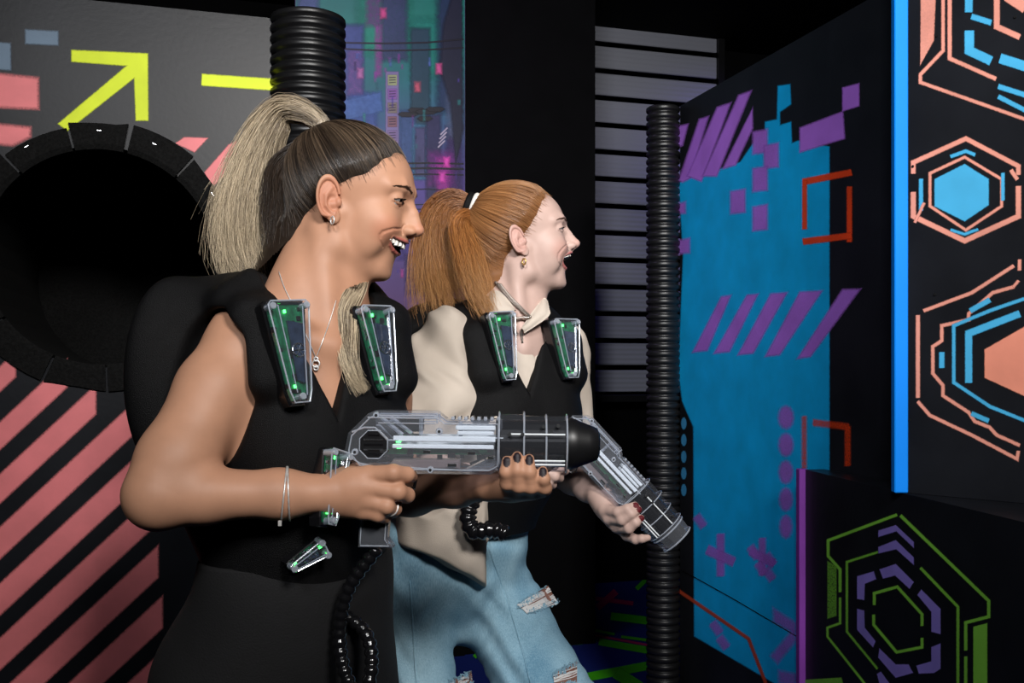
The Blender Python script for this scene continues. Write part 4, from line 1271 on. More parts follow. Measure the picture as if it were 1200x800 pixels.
def blaster(name, O, ax, up, label, muzzle=True, scale=1.0):
    """clear-bodied laser tag blaster; O = rear end on the bore line, ax = forward, up = up; local units metres"""
    ax = np.array(ax, float); ax /= np.linalg.norm(ax)
    nv = np.cross(up, ax); nv /= np.linalg.norm(nv)            # to the shooter's left
    up = np.cross(ax, nv)
    root = empty(name, O); tag(root, label, 'toy blaster', 'clear laser tag blasters')
    s = scale
    fr = (np.array(O), ax * s, up * s, -nv * s)                # depth axis towards the shooter's right
    D = .024
    def w(x, y, d=0.0): return np.array(O) + (ax * x + up * y - nv * d) * s
    A3 = (ax, up, -nv)
    body = [(0, -.012), (.004, .010), (.030, .036), (.040, .040), (.118, .040), (.128, .033), (.132, .030), (.205, .030), (.205, -.034), (.190, -.042), (.060, -.042), (.018, -.034), (.002, -.024)]
    m = MB(); m.prism(body, fr, -D, D, .006); m.build('clear_shell', M['clear'], root)
    # grey inner frame: struts and battery tray seen through the shell
    m = MB()
    m.prism([(.056, -.036), (.150, -.036), (.150, -.024), (.062, -.024)], fr, -.014, .014, .002)
    m.build('inner_frame', simple_cached('grey_inner_frame', (.16, .12, .12), .4), root)
    for pts in ([(.046, .030), (.074, .008)], [(.058, .031), (.086, .010)], [(.098, .030), (.098, .008)], [(.150, .026), (.150, .006)]):
        m = MB(); m.tube([w(*pts[0], .008), w(*pts[1], .008)], .0030 * s, 6); m.build('strut', M['clear_edge'], root)
    # whitened rails and seams on both faces, edge highlights put into the colour
    m = MB()
    for d in (-D - .0004, D + .0004):
        m.tube([w(x, y, d) for x, y in inset(ccw(body), .006)], .0010 * s, 5, closed=True)
        m.tube([w(.030, .031, d), w(.120, .031, d)], .0012 * s, 5); m.tube([w(.044, .024, d), w(.118, .024, d)], .0008 * s, 5)
        m.tube([w(.120, .038, d), w(.120, .024, d)], .0012 * s, 5)
        m.tube([w(.012, -.020, d), w(.020, -.031, d), w(.150, -.036, d)], .0009 * s, 5)
        m.tube([w(.010, .012, d), w(.026, .018, d), w(.040, .018, d), w(.056, .002, d), (w(.070, .002, d))], .0012 * s, 5)
    m.build('shell_ribs', M['clear_edge'], root)
    # long light guides: pale polished bars
    m = MB()
    for d in (D - .0032, -D + .0032):
        m.box(w(.135, .004, d), A3, (.072 * s, .0036 * s, .003 * s), .001); m.box(w(.128, -.006, d), A3, (.066 * s, .0028 * s, .003 * s), .001)
        m.box(w(.170, .019, d), A3, (.026 * s, .0030 * s, .003 * s), .001); m.box(w(.170, .012, d), A3, (.024 * s, .0024 * s, .003 * s), .001)
    m.build('light_guides', simple_cached('light_guide', (.80, .85, .88), .22), root)
    m = MB(); m.box(w(.110, -.013), A3, (.082 * s, .0045 * s, .0012 * s)); m.box(w(.115, -.014, .010), A3, (.060 * s, .003 * s, .001 * s)); m.build('circuit_board', M['pcb'], root)
    m = MB(); rng = random.Random(5)
    for k in range(22):
        m.box(w(rng.uniform(.03, .19), rng.uniform(-.022, -.004), rng.uniform(-.010, .014)), A3, (rng.uniform(.002, .006) * s, rng.uniform(.001, .003) * s, .002 * s))
    m.box(w(.085, .022), A3, (.016 * s, .010 * s, .008 * s), .002); m.build('chips', M['chip'], root)['kind'] = 'stuff'
    m = MB()
    for x, y, l in ((.052, -.012, .006), (.107, -.013, .005), (.165, -.014, .005), (.19, -.02, .004), (.14, -.03, .006)):
        m.box(w(x, y, D - .0012), A3, (l * s, .0022 * s, .002 * s), .0006)
    m.build('contacts', M['solder'], root)['kind'] = 'stuff'
    for x, y in ((.070, .001), (.071, -.007), (.160, -.006)):
        m = MB(); m.box(w(x, y, D - .0022), A3, (.0030 * s, .0022 * s, .0015 * s), .0005); m.build('led', M['led'], root)
    # octagonal speaker grille at the rear
    oc = [(.038 + .0195 * math.cos(t), -.004 + .0195 * math.sin(t)) for t in [math.pi / 8 + k * math.pi / 4 for k in range(8)]]
    m = MB(); m.prism(oc, fr, D - .010, D + .0004, .001); m.build('speaker', M['chip'], root)
    for k in range(5):
        y = -.004 + (k - 2) * .0062; hw = .0125 if k in (1, 2, 3) else .0075
        m = MB(); m.box(w(.038, y, D + .0008), A3, (hw * s, .0012 * s, .0008 * s), .0004); m.build('grille_bar', M['solder'] if k % 2 else M['gloss_black'], root)
    m = MB(); m.tube([w(x, y, D + .0006) for x, y in oc], .0009 * s, 5, closed=True); m.build('grille_rim', M['clear_edge'], root)
    for x, y in ((.041, .034), (.123, .014), (.112, -.036), (.014, -.014)):
        c = w(x, y, D - .001); m = MB(); m.tube([c, c + -nv * .003 * s], [.0048 * s, .0040 * s], 12); m.build('screw_boss', M['clear_edge'], root)
        m = MB(); m.tube([c + -nv * .002 * s, c + -nv * .0036 * s], [.0022 * s, .0020 * s], 8); m.build('screw', M['solder'], root)
    # ribbed top between shell and fore-end
    for k in range(8):
        m = MB(); m.box(w(.140 + .0085 * k, .0305), A3, (.0022 * s, .0026 * s, .016 * s), .0008); m.build('top_rib', M['clear_edge'], root)
    # fore-end: black core drum in a clear faceted sleeve
    def drum(name, x0, x1, r0, r1, mat, n=16, yc=-.002, flat=.80, smooth_=True):
        m = MB(); vs = []
        for x, r in ((x0, r0), (x1, r1)):
            for k in range(n):
                t = 2 * math.pi * (k + .5) / n; vs.append(w(x, yc + r * math.sin(t), r * flat * math.cos(t)))
        m.add(vs, [(k, (k + 1) % n, n + (k + 1) % n, n + k) for k in range(n)] + [tuple(range(n))[::-1], tuple(range(n, 2 * n))])
        return m.build(name, mat, root)
    drum('barrel_core', .196, .296, .031, .031, M['gloss_black'], 24)
    drum('fore_end_sleeve', .200, .234, .041, .041, M['clear_sensor'], 8)
    drum('fore_end_sleeve', .234, .290, .0375, .0375, M['clear_sensor'], 12)
    m = MB()
    for x, r in ((.2005, .041), (.233, .0415), (.262, .0382), (.289, .0384)):
        m.tube([w(x, -.002 + r * math.sin(t), r * .80 * math.cos(t)) for t in np.linspace(0, 2 * math.pi, 25)[:-1]], .0012 * s, 5, closed=True)
    m.build('sleeve_rings', M['clear_edge'], root)
    m = MB()
    for y in (.012, -.022, -.027):
        m.tube([w(.212, y, .0325), w(.286, y, .0315)], .0012 * s, 5)
    m.build('sleeve_rails', M['light_guide'], root)
    for x, y, d in ((.214, .012, .0335), (.231, .012, .0335), (.258, .022, .029), (.268, .016, .031), (.277, .023, .028)):
        m = MB(); m.tube([w(x, y, d - .003), w(x, y, d + .001)], .0026 * s, 8); m.build('screw', M['solder'], root)
    # underside keel
    m = MB(); m.prism([(.150, -.040), (.205, -.036), (.275, -.036), (.286, -.026), (.286, -.020), (.190, -.020)], fr, -.017, .017, .003); m.build('keel', M['clear'], root)
    if muzzle:
        m = MB(); prof = [(.290, .0335), (.296, .0345), (.304, .031), (.318, .026), (.330, .021), (.333, .014), (.325, .010)]
        n = 24; vs = []
        for x, r in prof:
            vs += [w(x, -.002 + r * math.sin(t), r * .9 * math.cos(t)) for t in np.linspace(0, 2 * math.pi, n + 1)[:-1]]
        m.add(vs, [(i * n + k, i * n + (k + 1) % n, (i + 1) * n + (k + 1) % n, (i + 1) * n + k) for i in range(len(prof) - 1) for k in range(n)] + [tuple((len(prof) - 1) * n + k for k in range(n))])
        m.build('muzzle', M['black_pipe'], root, True)
    else:
        drum('muzzle', .290, .322, .036, .033, M['clear'], 12)
        m = MB()
        for x, r in ((.296, .0365), (.321, .0338)):
            m.tube([w(x, -.002 + r * math.sin(t), r * .80 * math.cos(t)) for t in np.linspace(0, 2 * math.pi, 25)[:-1]], .0016 * s, 5, closed=True)
        m.build('muzzle_rings', M['clear_edge'], root)
        drum('barrel_core', .290, .318, .026, .024, M['gloss_black'])
    # pistol grip with flared foot, trigger and guard
    gp_ = [(.030, -.040), (.064, -.040), (.058, -.085), (.056, -.128), (.064, -.140), (.018, -.140), (.018, -.128), (.020, -.085)]
    m = MB(); m.prism(gp_, fr, -.015, .015, .004); m.build('grip', M['clear'], root)
    m = MB(); m.prism(inset(ccw(gp_), .005), fr, -.009, .009, .002); m.build('grip_core', M['chip'], root)
    m = MB()
    for d in (-.0155, .0155): m.tube([w(x, y, d) for x, y in inset(ccw(gp_), .003)], .0009 * s, 5, closed=True)
    m.build('grip_ribs', M['clear_edge'], root)
    m = MB(); m.tube([w(.086, -.041), w(.091, -.052), w(.089, -.062), w(.076, -.070), w(.058, -.072)], .0024 * s, 8); m.build('trigger_guard', M['gloss_black'], root)
    m = MB(); m.tube([w(.068, -.040), w(.070, -.052), w(.074, -.062)], [.004 * s, .0035 * s, .002 * s], 8); m.build('trigger', M['solder'], root)
    return root
def simple_cached(key, color, rough):
    if key not in M: M[key] = simple(key, color, rough, spec=.7)
    return M[key]

def hose(name, pts, r, pitch, parent, n=16):
    """ribbed flexible hose along a curve"""
    dens = smooth_path(pts, 240); L = np.concatenate([[0], np.cumsum(np.linalg.norm(np.diff(dens, axis=0), axis=1))])
    k = max(4, int(L[-1] / pitch)); out = []; rr = []
    for i in range(k):
        for f_, q in ((.05, .80), (.30, 1.0), (.62, 1.0), (.88, .80)):
            s_ = (i + f_) * pitch; out.append([np.interp(s_, L, dens[:, c]) for c in range(3)]); rr.append(r * q)
    m = MB(); m.tube(out, rr, n); return m.build(name, M['hose'], parent, True)
M['hose'] = simple('glossy_black_hose', (.006, .006, .007), .16, spec=.7)

def vest_field(p, g):
    """g: frame of the wearer (t, T, fw, lf, mid, arms, neck) -> laser tag vest with wide shoulder yokes, V front, arm holes"""
    t, T = g['t'], g['T']
    d = ell(p, t(.010, g['off'], -.12), (.108, g['slim'], .19), T)
    d = smin(d, ell(p, t(g['waist'], 0, -.30), (.098, .138, .19), T), .08)
    for s in (-1, 1):
        d = smin(d, ell(p, t(.064, s * .062, -.145), (.052, .054, .07), T), .05)
        yl, yo, yz = g['yoke_in'], g['yoke_out'] * (1.0 if s < 0 else g['far']), g['yz']
        for l_, dz, r_ in ((yl, .034, .024), ((yl + yo) / 2, .024, .024), (yo, .008, .022)):
            d = smin(d, chain(p, [t(.075, s * l_ * .95, -.05), t(.048, s * l_, -.01 + yz), t(.0, s * l_, dz + yz), t(-.06, s * l_, dz - .012 + yz), t(-.09, s * l_, -.06)], [.024, r_, r_, r_ + .004, .034], .02), .022)
    d = smin(d, ell(p, t(-.080, -.03, -.12), (.055, .150, .20), T), .05)
    d = smin(d, ell(p, t(-.085, g['flare'], -.085 + yz), (.036, .064, .13), T), .06)
    q = p - g['mid'].astype(f32); f_, l_, u_ = q @ g['fw'].astype(f32), q @ g['lf'].astype(f32), q[:, 2]
    d = smax(d, -rc(p, t(.03, 0, -.01), g['skull_base'], g['neck_r'], .075), .010)
    V_ = np.maximum(np.abs(l_ - f32(g['apex'][0])) - np.clip((u_ - g['apex'][1]) * g['vslope'], -1, .055), -f_ - .02)
    d = smax(d, -V_, .008)
    for (S_, E_, r0, r1) in g['holes']:
        d = smax(d, -rc(p, S_, E_, r0, r1), .010)
    return np.maximum(d, -(u_ + g['bottom']))
# ------------------------------------------------------------------ woman with the blonde ponytail (near)
def add_mesh_part(name, me, mat, parent, smooth=True): return link(name, me, mat, parent, smooth)

C1 = np.array([-0.238, 1.42, 1.4386]); R1 = head_axes(-6, -10)
HP1 = dict(fold_x=6.95, open=8.0, chin_x=8.9, chin_z=-6.5, eye_open=.17, eye_c=(7.35, 3.0, 2.8), nose=(11.65, -.65), nasion=(9.35, 3.2), bump=.12, lip_z=-2.75, gape=1.45, corner=(6.8, -2.45, 3.5), ear=1.06)
def hl(C, R, x, y, z): return C + R @ (np.array([x, y, z]) / 100.0)

S1R, S1L = P(286, 396, 1.335), P(434, 406, 1.48)
def Pn(px, py, Y): return P(px, py, Y - .03)      # hands and blaster stand clear of the chest
E1R, W1R = P(186, 580, 1.225), Pn(388, 578, 1.298)
E1L, W1L = P(456, 574, 1.53), Pn(572, 566, 1.385)
mid1 = (S1R + S1L) / 2; lf1 = S1L - S1R; lf1[2] = 0; lf1 /= np.linalg.norm(lf1); fw1 = np.array([lf1[1], -lf1[0], 0.0])
T1 = np.stack([fw1, lf1, np.array([0, 0, 1.0])], 1)
def t1(f, l, u): return mid1 + fw1 * f + lf1 * l + np.array([0, 0, u])
NB1 = t1(.005, 0, .055)
def torso1(p):
    d = ell(p, t1(.010, 0, -.12), (.092, .138, .165), T1)
    d = smin(d, ell(p, t1(-.03, 0, -.31), (.090, .130, .16), T1), .10)
    d = smin(d, ell(p, t1(-.085, 0, -.47), (.112, .165, .14), T1), .10)
    d = smin(d, rc(p, S1R + np.array([0, 0, -.01]), S1L + np.array([0, 0, -.01]), .040, .040), .05)
    for s in (-1, 1):
        d = smin(d, ell(p, t1(.046, s * .060, -.150), (.044, .048, .055), T1), .04)
    return d
F1hand_R = dict(
    palm=[Pn(392, 577, 1.300), Pn(412, 574, 1.318), Pn(430, 574, 1.322)], palm_r=[.023, .026, .022],
    pads=[(Pn(398, 570, 1.305), Pn(432, 557, 1.311), .020, .0125), (Pn(398, 576, 1.302), Pn(431, 571, 1.307), .020, .0125), (Pn(400, 584, 1.304), Pn(428, 586, 1.308), .019, .012), (Pn(402, 590, 1.308), Pn(424, 598, 1.312), .017, .011),
          (Pn(398, 566, 1.318), Pn(418, 556, 1.345), .018, .015)],
    fingers=[
        ([Pn(432, 557, 1.309), Pn(461, 554, 1.299), Pn(477, 556, 1.312), Pn(482, 558, 1.335)], [.0122, .0112, .0098, .0085]),
        ([Pn(431, 571, 1.305), Pn(466, 576, 1.300), Pn(477, 580, 1.318), Pn(468, 581, 1.346)], [.0124, .0114, .0100, .009]),
        ([Pn(428, 586, 1.306), Pn(453, 593, 1.301), Pn(462, 596, 1.321), Pn(452, 596, 1.347)], [.0118, .0106, .0095, .0085]),
        ([Pn(424, 598, 1.311), Pn(443, 603, 1.306), Pn(451, 605, 1.322), Pn(444, 604, 1.344)], [.0105, .0094, .0085, .0075]),
        ([Pn(416, 556, 1.346), Pn(436, 552, 1.368), Pn(456, 553, 1.372)], [.015, .012, .0098])])
F1hand_L = dict(
    palm=[Pn(574, 568, 1.380), Pn(600, 571, 1.362), Pn(622, 571, 1.350)], palm_r=[.019, .017, .015],
    pads=[(Pn(580, 568, 1.375), Pn(598, 572, 1.338), .016, .011), (Pn(584, 568, 1.370), Pn(611, 573, 1.336), .016, .011), (Pn(590, 568, 1.370), Pn(625, 573, 1.336), .015, .011), (Pn(596, 568, 1.368), Pn(637, 571, 1.337), .014, .0105),
          (Pn(586, 566, 1.385), Pn(612, 560, 1.400), .016, .012)],
    fingers=[
        ([Pn(598, 572, 1.336), Pn(594, 566, 1.312), Pn(593, 553, 1.302), Pn(594, 540, 1.303)], [.0100, .0092, .0084, .0066]),
        ([Pn(611, 574, 1.334), Pn(608, 569, 1.308), Pn(606, 551, 1.299), Pn(606, 535, 1.301)], [.0104, .0097, .0089, .0068]),
        ([Pn(625, 574, 1.334), Pn(622, 570, 1.308), Pn(620, 553, 1.299), Pn(620, 538, 1.301)], [.0104, .0097, .0089, .0068]),
        ([Pn(637, 572, 1.336), Pn(638, 571, 1.312), Pn(637, 561, 1.303), Pn(636, 552, 1.304)], [.0098, .0090, .0082, .0064]),
        ([Pn(612, 560, 1.400), Pn(632, 550, 1.405), Pn(648, 540, 1.403)], [.012, .0105, .009])])
def arm(p, S, E, W, rs):
    """upper arm and whole arm as two fields, so a forearm held near the chest does not melt into it"""
    u = E - S; w = W - E
    up = chain(p, [S, S + u * .35, S + u * .8, E], rs[:4], .02)
    return up, smin(up, chain(p, [E, E + w * .25, E + w * .7, W], rs[4:], .02), .014)
def add_arm(p, d, S, E, W, rs):
    up, al = arm(p, S, E, W, rs)
    return np.minimum(smin(d, up, .03), al)
def neck1(p):
    a = hl(C1, R1, -2.6, 0, -2.0)
    d = rc(p, a, NB1, .049, .054)
    d = smin(d, rc(p, hl(C1, R1, 1.5, 0, -6.0), t1(.045, 0, -.01), .030, .035), .03)
    d = smin(d, rc(p, NB1 + np.array([0, 0, .02]), S1R + np.array([.012, 0, .004]), .034, .030), .05)
    d = smin(d, rc(p, NB1 + np.array([0, 0, .02]), S1L + np.array([0, 0, .004]), .034, .030), .05)
    # sternomastoid cords and collar bones
    d = smin(d, rc(p, hl(C1, R1, -1.6, -5.0, -3.4), t1(.078, -.018, .0), .012, .007), .022)
    d = smin(d, rc(p, t1(.085, -.02, -.006), t1(.05, -.12, .022), .008, .008), .02)
    d = smin(d, rc(p, t1(.085, .02, -.006), t1(.05, .12, .022), .008, .008), .02)
    return d
def body1(p):
    d = smin(torso1(p), neck1(p), .04)
    d = smin(d, near(p, C1, .24, lambda q: head_field(((q - C1.astype(f32)) @ R1.astype(f32)) * 100, HP1)[0] / 100, .17), .022)
    d = add_arm(p, d, S1R, E1R, W1R, [.042, .0485, .0475, .0420, .0400, .0335, .0285, .0235])
    d = add_arm(p, d, S1L, E1L, W1L, [.052, .048, .043, .040, .040, .038, .028, .0225])
    d = smin(d, near(p, Pn(425, 575, 1.32), .14, lambda q: hand_field(q, F1hand_R), .10), .012)
    d = smin(d, near(p, Pn(610, 558, 1.345), .12, lambda q: hand_field(q, F1hand_L), .085), .012)
    return d
SK1 = np.array([.475, .246, .152]); LIP1 = (.46, .13, .10)
NAIL_BLACK = (.010, .004, .008)
def color1(Vv):
    q = ((Vv - C1) @ R1) * 100
    C = head_colors(q, HP1, SK1, LIP1)
    far = np.linalg.norm(Vv - C1, axis=1) > .22
    C[far] = SK1
    for pts, rad in F1hand_L['fingers'][:4]:
        t = np.array(pts[3]) + np.array([0, -.0052, -.001])
        dd = (Vv - t) / np.array([.0052, .0052, .0078])
        C[(np.linalg.norm(dd, axis=1) < 1) & (Vv[:, 1] < pts[3][1] - .002)] = NAIL_BLACK
    return np.concatenate([C, np.ones((len(C), 1))], 1)
M['skin_tan'] = skin_material('tanned_skin')

w1 = empty('person', (t1(-.1, 0, 0)[0], t1(-.1, 0, 0)[1], 0.0))
tag(w1, 'laughing person with high blonde ponytail in sleeveless black laser vest, holding a clear blaster', 'person', 'players with vests and blasters')
hb = (C1 + [-.14, -.15, -.14], C1 + [.16, .12, .165])
rh = (P(383, 607, 1.26) * [1, 0, 1] + [0, 1.235, -.02], P(494, 533, 1.26) * [1, 0, 1] + [0, 1.38, .01])
lh = (P(568, 592, 1.30) * [1, 0, 1] + [0, 1.25, 0], P(662, 523, 1.30) * [1, 0, 1] + [0, 1.40, 0])
ab = (np.array([-.52, 1.16, .99]), np.array([-.20, 1.42, 1.40]))
bb = (np.array([-.62, 1.12, .66]), np.array([.12, 1.75, 1.46]))
body_me = multi_net([
    (*hb, .0018, None),
    (*rh, .0014, outside((*hb, .004))), (*lh, .0014, None),
    (*ab, .0035, outside((*hb, .006), (*rh, .006))),
    (*bb, .0055, outside((*hb, .008), (*rh, .008), (*lh, .008), (*ab, .009)))], body1, color1, 'body')
link('body', body_me, M['skin_tan'], w1)
# eyes
M['eye_white'] = simple('eye_white', (.42, .38, .36), .2)
M['iris'] = simple('brown_iris', (.02, .010, .006), .1)
M['tooth'] = simple('tooth_enamel', (.80, .76, .70), .22)
def eyes_and_teeth(C, R, hp, root, iris):
    for s in (-1, 1):
        c = hl(C, R, hp['eye_c'][0], hp['eye_c'][1] * s, hp['eye_c'][2]); look = R @ np.array([.96, -.12 * s if s < 0 else .12, -.1]); look = R @ np.array([1.0, 0.0, -.05]); look /= np.linalg.norm(look)
        me = bpy.data.meshes.new('eyeball'); bm = bmesh.new(); bmesh.ops.create_uvsphere(bm, u_segments=20, v_segments=14, radius=.0123)
        bm.to_mesh(me); bm.free(); me.transform(Matrix.Translation(Vector(c)))
        e = link('eyeball', me, M['eye_white'], root, True)
        mm = MB(); cc = c + look * .0106
        ax = rot_axes(look); n = 14
        vs = [c + look * .0131] + [c + look * .0112 + .0074 * (math.cos(t) * ax[:, 1] + math.sin(t) * ax[:, 2]) for t in np.linspace(0, 2 * math.pi, n + 1)[:-1]]
        mm.add(vs, [(0, 1 + k, 1 + (k + 1) % n) for k in range(n)]); mm.build('iris', iris, e)
    # upper teeth: each tooth a rounded block along the arch
    up, lo_ = lip_lines(hp); ys_ = [p[1] for p in up]
    for k in range(-6, 7):
        if k == 0: continue
        i = abs(k); w_ = [.42, .34, .38, .34, .34, .36][i - 1]
        yy = [.42, 1.16, 1.84, 2.36, 2.72, 2.95][i - 1] * hp['corner'][2] / 3.1
        hgt = np.array([.46, .42, .48, .40, .34, .30])[i - 1] * hp.get('tooth', 1.0)
        xx = float(np.interp(yy, ys_, [p[0] for p in up])) - .18; zt_ = float(np.interp(yy, ys_, [p[2] for p in up])) - .05
        x2 = float(np.interp(yy + .2, ys_, [p[0] for p in up])) - .18
        tang = np.array([(x2 - xx) / .2, 1.0, 0]); tang /= np.linalg.norm(tang); nor = np.array([tang[1], -tang[0], 0])
        sg = 1 if k > 0 else -1; fl = np.array([1, sg, 1])
        c = hl(C, R, xx - .12, yy * sg, zt_ - hgt)
        mm = MB(); mm.box(c, (R @ (tang * fl), R @ (nor * fl), R[:, 2]), (w_ / 100, .0020, hgt / 100), .0012)
        mm.build('tooth', M['tooth'], root, True)
eyes_and_teeth(C1, R1, HP1, w1, M['iris'])
# ---- hair of the near player
HL1 = [(6.9, 9.2, .87, -.49, .0), (1.3, 3.5, .43, -.90, .0), (.2, 2.6, .747, -.665, .0)]
BASE1 = (-5.4, 0, 10.4)
def hc1(rng, N, t, P_):
    dark = np.array([.016, .010, .007]); light = np.array([.30, .205, .13])
    w = (rng.rand(N) ** 2.4)[:, None]
    front = np.clip((P_[:, 0, 0] - 1.0) / 6, 0, 1)[:, None]
    k = np.clip(w * (.35 + .6 * front) + .10 * t[None] * w, 0, 1)[..., None]
    return dark * (1 - k) + light * k
slick_hair(C1, R1, HL1, BASE1, w1, hc1, 3400, 3, thick=.5, rad=.00036, cap_color=(.020, .013, .009))
def blond(rng, N, t, ci):
    nc = ci.max() + 1
    tone = rng.rand(nc)[ci] * .85 + rng.rand(N) * .25
    a = np.array([.050, .031, .018]); b = np.array([.74, .60, .41])
    k = np.clip(tone[:, None] * (.45 + .75 * t[None]) + .12 * t[None], 0, 1)[..., None]
    return a * (1 - k) + b * k
PB1 = hl(C1, R1, *BASE1)
lock('ponytail', w1, [PB1 + [.012, 0, -.012], PB1 + [-.004, 0, .022], P(339, 127, 1.425), P(321, 140, 1.43), P(303, 178, 1.43), P(291, 222, 1.43), P(286, 262, 1.43), P(288, 294, 1.43), P(298, 322, 1.425)],
     [.012, .015, .022, .030, .038, .046, .050, .048, .036], 2400, 7, blond, rad=.00052, wave=.007, flat=.75, curl=-.016, tip_spread=.006, shorten=.38)
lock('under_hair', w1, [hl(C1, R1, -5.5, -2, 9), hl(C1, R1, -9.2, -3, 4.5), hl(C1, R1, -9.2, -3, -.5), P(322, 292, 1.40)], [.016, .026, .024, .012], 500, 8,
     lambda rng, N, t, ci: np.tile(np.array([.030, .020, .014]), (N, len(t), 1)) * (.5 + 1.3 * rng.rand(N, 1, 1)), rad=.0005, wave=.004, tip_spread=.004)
# hair tie wrapped at the root
m = MB(); ax_ = R1 @ np.array([-.55, 0, .83]); fr_ = rot_axes(ax_, (0, 1, 0))
m.tube([PB1 + [0, 0, .006] + .0165 * (math.cos(t) * fr_[:, 1] + math.sin(t) * fr_[:, 2]) for t in np.linspace(0, 2 * math.pi, 21)[:-1]], .0045, 8, closed=True)
m.build('hair_tie', M['black_fabric'], w1, True)
# eyebrows and lashes
def brow_lash(C, R, hp, root, bcol, lcol, f):
    rng = np.random.RandomState(2); ex, ey, ez = hp['eye_c']; bx = hp['nasion'][0]
    Cf, Rf = C.astype(f32), R.astype(f32)
    fl = lambda q: head_field(q.astype(f32), hp)[0]
    for s in (-1, 1):
        paths, cols = [], []
        nb_ = hp.get('brow_n', 110); u = rng.rand(nb_); y = 1.35 + 3.3 * u
        z = ez + 1.32 + .52 * (1 - ((u - .6) / .6) ** 2) + rng.normal(size=nb_) * (.11 * (1 - .6 * u))
        x = np.full(nb_, 11.0)
        for _ in range(24):
            x -= np.maximum(fl(np.stack([x, y, z], 1)), 0) * .8
        st = np.stack([x + .03, y, z], 1); dr = np.stack([-.5 * u - .1, np.full(nb_, .75), .25 - .55 * u], 1); dr /= np.linalg.norm(dr, axis=1, keepdims=True)
        paths = np.stack([st, st + dr * .28 + [.06, 0, 0], st + dr * .55], 1)
        Pp = np.array(paths); Pp[:, :, 1] *= s
        Wd = C + (Pp / 100) @ R.T
        ra = np.full((len(paths), 3), .00034) * np.array([1, .8, .3])
        link('eyebrow', strand_mesh(Wd, ra, np.tile(np.array(bcol), (len(paths), 3, 1))), M['hair'], root)
        paths = []
        for k in range(34):
            u = k / 33; y = ey - .95 + 2.25 * u; zz = ez + .04 + hp['eye_open'] * math.sqrt(max(0, 1 - ((y - ey - .15) / 1.38) ** 2)) - .10 * (y - ey - .1) ** 2 - .06 * (y - ey)
            x = ex + math.sqrt(max(.05, 1.36 ** 2 - (y - ey) ** 2 - (zz - ez) ** 2))
            st = np.array([x, y, zz]); dr = np.array([.85, .35 * (u - .3), -.12]); L = .42 + .28 * u
            paths.append([st, st + dr * L * .55 + [0, 0, -.03], st + dr * L + [0, 0, .10]])
        Pp = np.array(paths); Pp[:, :, 1] *= s
        Wd = C + (Pp / 100) @ R.T
        link('eyelashes', strand_mesh(Wd, np.full((34, 3), .00033) * np.array([1, .8, .4]), np.tile(np.array(lcol), (34, 3, 1))), M['hair'], root)
brow_lash(C1, R1, HP1, w1, (.05, .026, .016), (.008, .006, .005), None)

# ---- vest of the near player
Ap = cast(torso1, 383, 490)
G1V = dict(t=t1, T=T1, fw=fw1, lf=lf1, mid=mid1, waist=-.03, yoke_in=.072, yoke_out=.125, yz=.040, flare=-.165, skull_base=hl(C1, R1, -2.6, 0, -2.0), neck_r=.060,
           apex=(float((Ap - mid1) @ lf1) * .9, float(Ap[2] - mid1[2])), vslope=.40, bottom=.43, slim=.134, far=.86, off=-.012,
           holes=[(S1R + np.array([-.012, -.022, -.022]), E1R, .062, .060), (S1L + np.array([.030, 0, -.03]), E1L, .058, .056)])
vest1 = lambda p: vest_field(p, G1V)
vest = link('vest', multi_net([((-.66, 1.15, .80), (.0, 1.72, 1.42), .0035, None)], vest1, None, 'vest'), M['black_fabric'], w1)
def surface_frame(f, px, py, n_hint, up_px, lift=.0, y0=1.0, mix=.5):
    c = cast(f, px, py, y0); g = grad(f, c, .006)
    n = g * (1 - mix) + np.array(n_hint) * mix; n /= np.linalg.norm(n)
    upv = np.array([up_px[0], 0, -up_px[1]], float); upv = upv - n * (upv @ n); upv /= np.linalg.norm(upv)
    e1 = np.cross(upv, n)
    return (c + n * lift, e1, upv, n)
sn = fw1 + np.array([0, 0, .12]); sn /= np.linalg.norm(sn)
fr = surface_frame(vest1, 334, 416, sn - lf1 * .10, (-9, -105), .010, mix=.75); sensor(fr, vest, .029, .066, 1)
fr = surface_frame(vest1, 433, 413, sn + lf1 * .05, (-3, -88), .010, mix=.75); sensor(fr, vest, .030, .060, 2)
# side pod behind the wrist and hip pod, mostly lost in the dark
def free_frame(c, n, up_px):
    n = np.array(n, float); n /= np.linalg.norm(n); upv = np.array([up_px[0], 0, -up_px[1]], float); upv -= n * (upv @ n); upv /= np.linalg.norm(upv)
    return (np.array(c), np.cross(upv, n), upv, n)
c_ = cast(vest1, 380, 570); sensor(free_frame(c_ + np.array([.004, -.012, 0]), fw1 * .8 + np.array([.35, 0, .1]), (20, -38)), vest, .018, .048, 3)
c_ = cast(vest1, 358, 648); sensor(free_frame(c_ + np.array([0, -.010, 0]), fw1 * .8 + np.array([0, -.3, -.1]), (40, -16)), vest, .012, .026, 4)
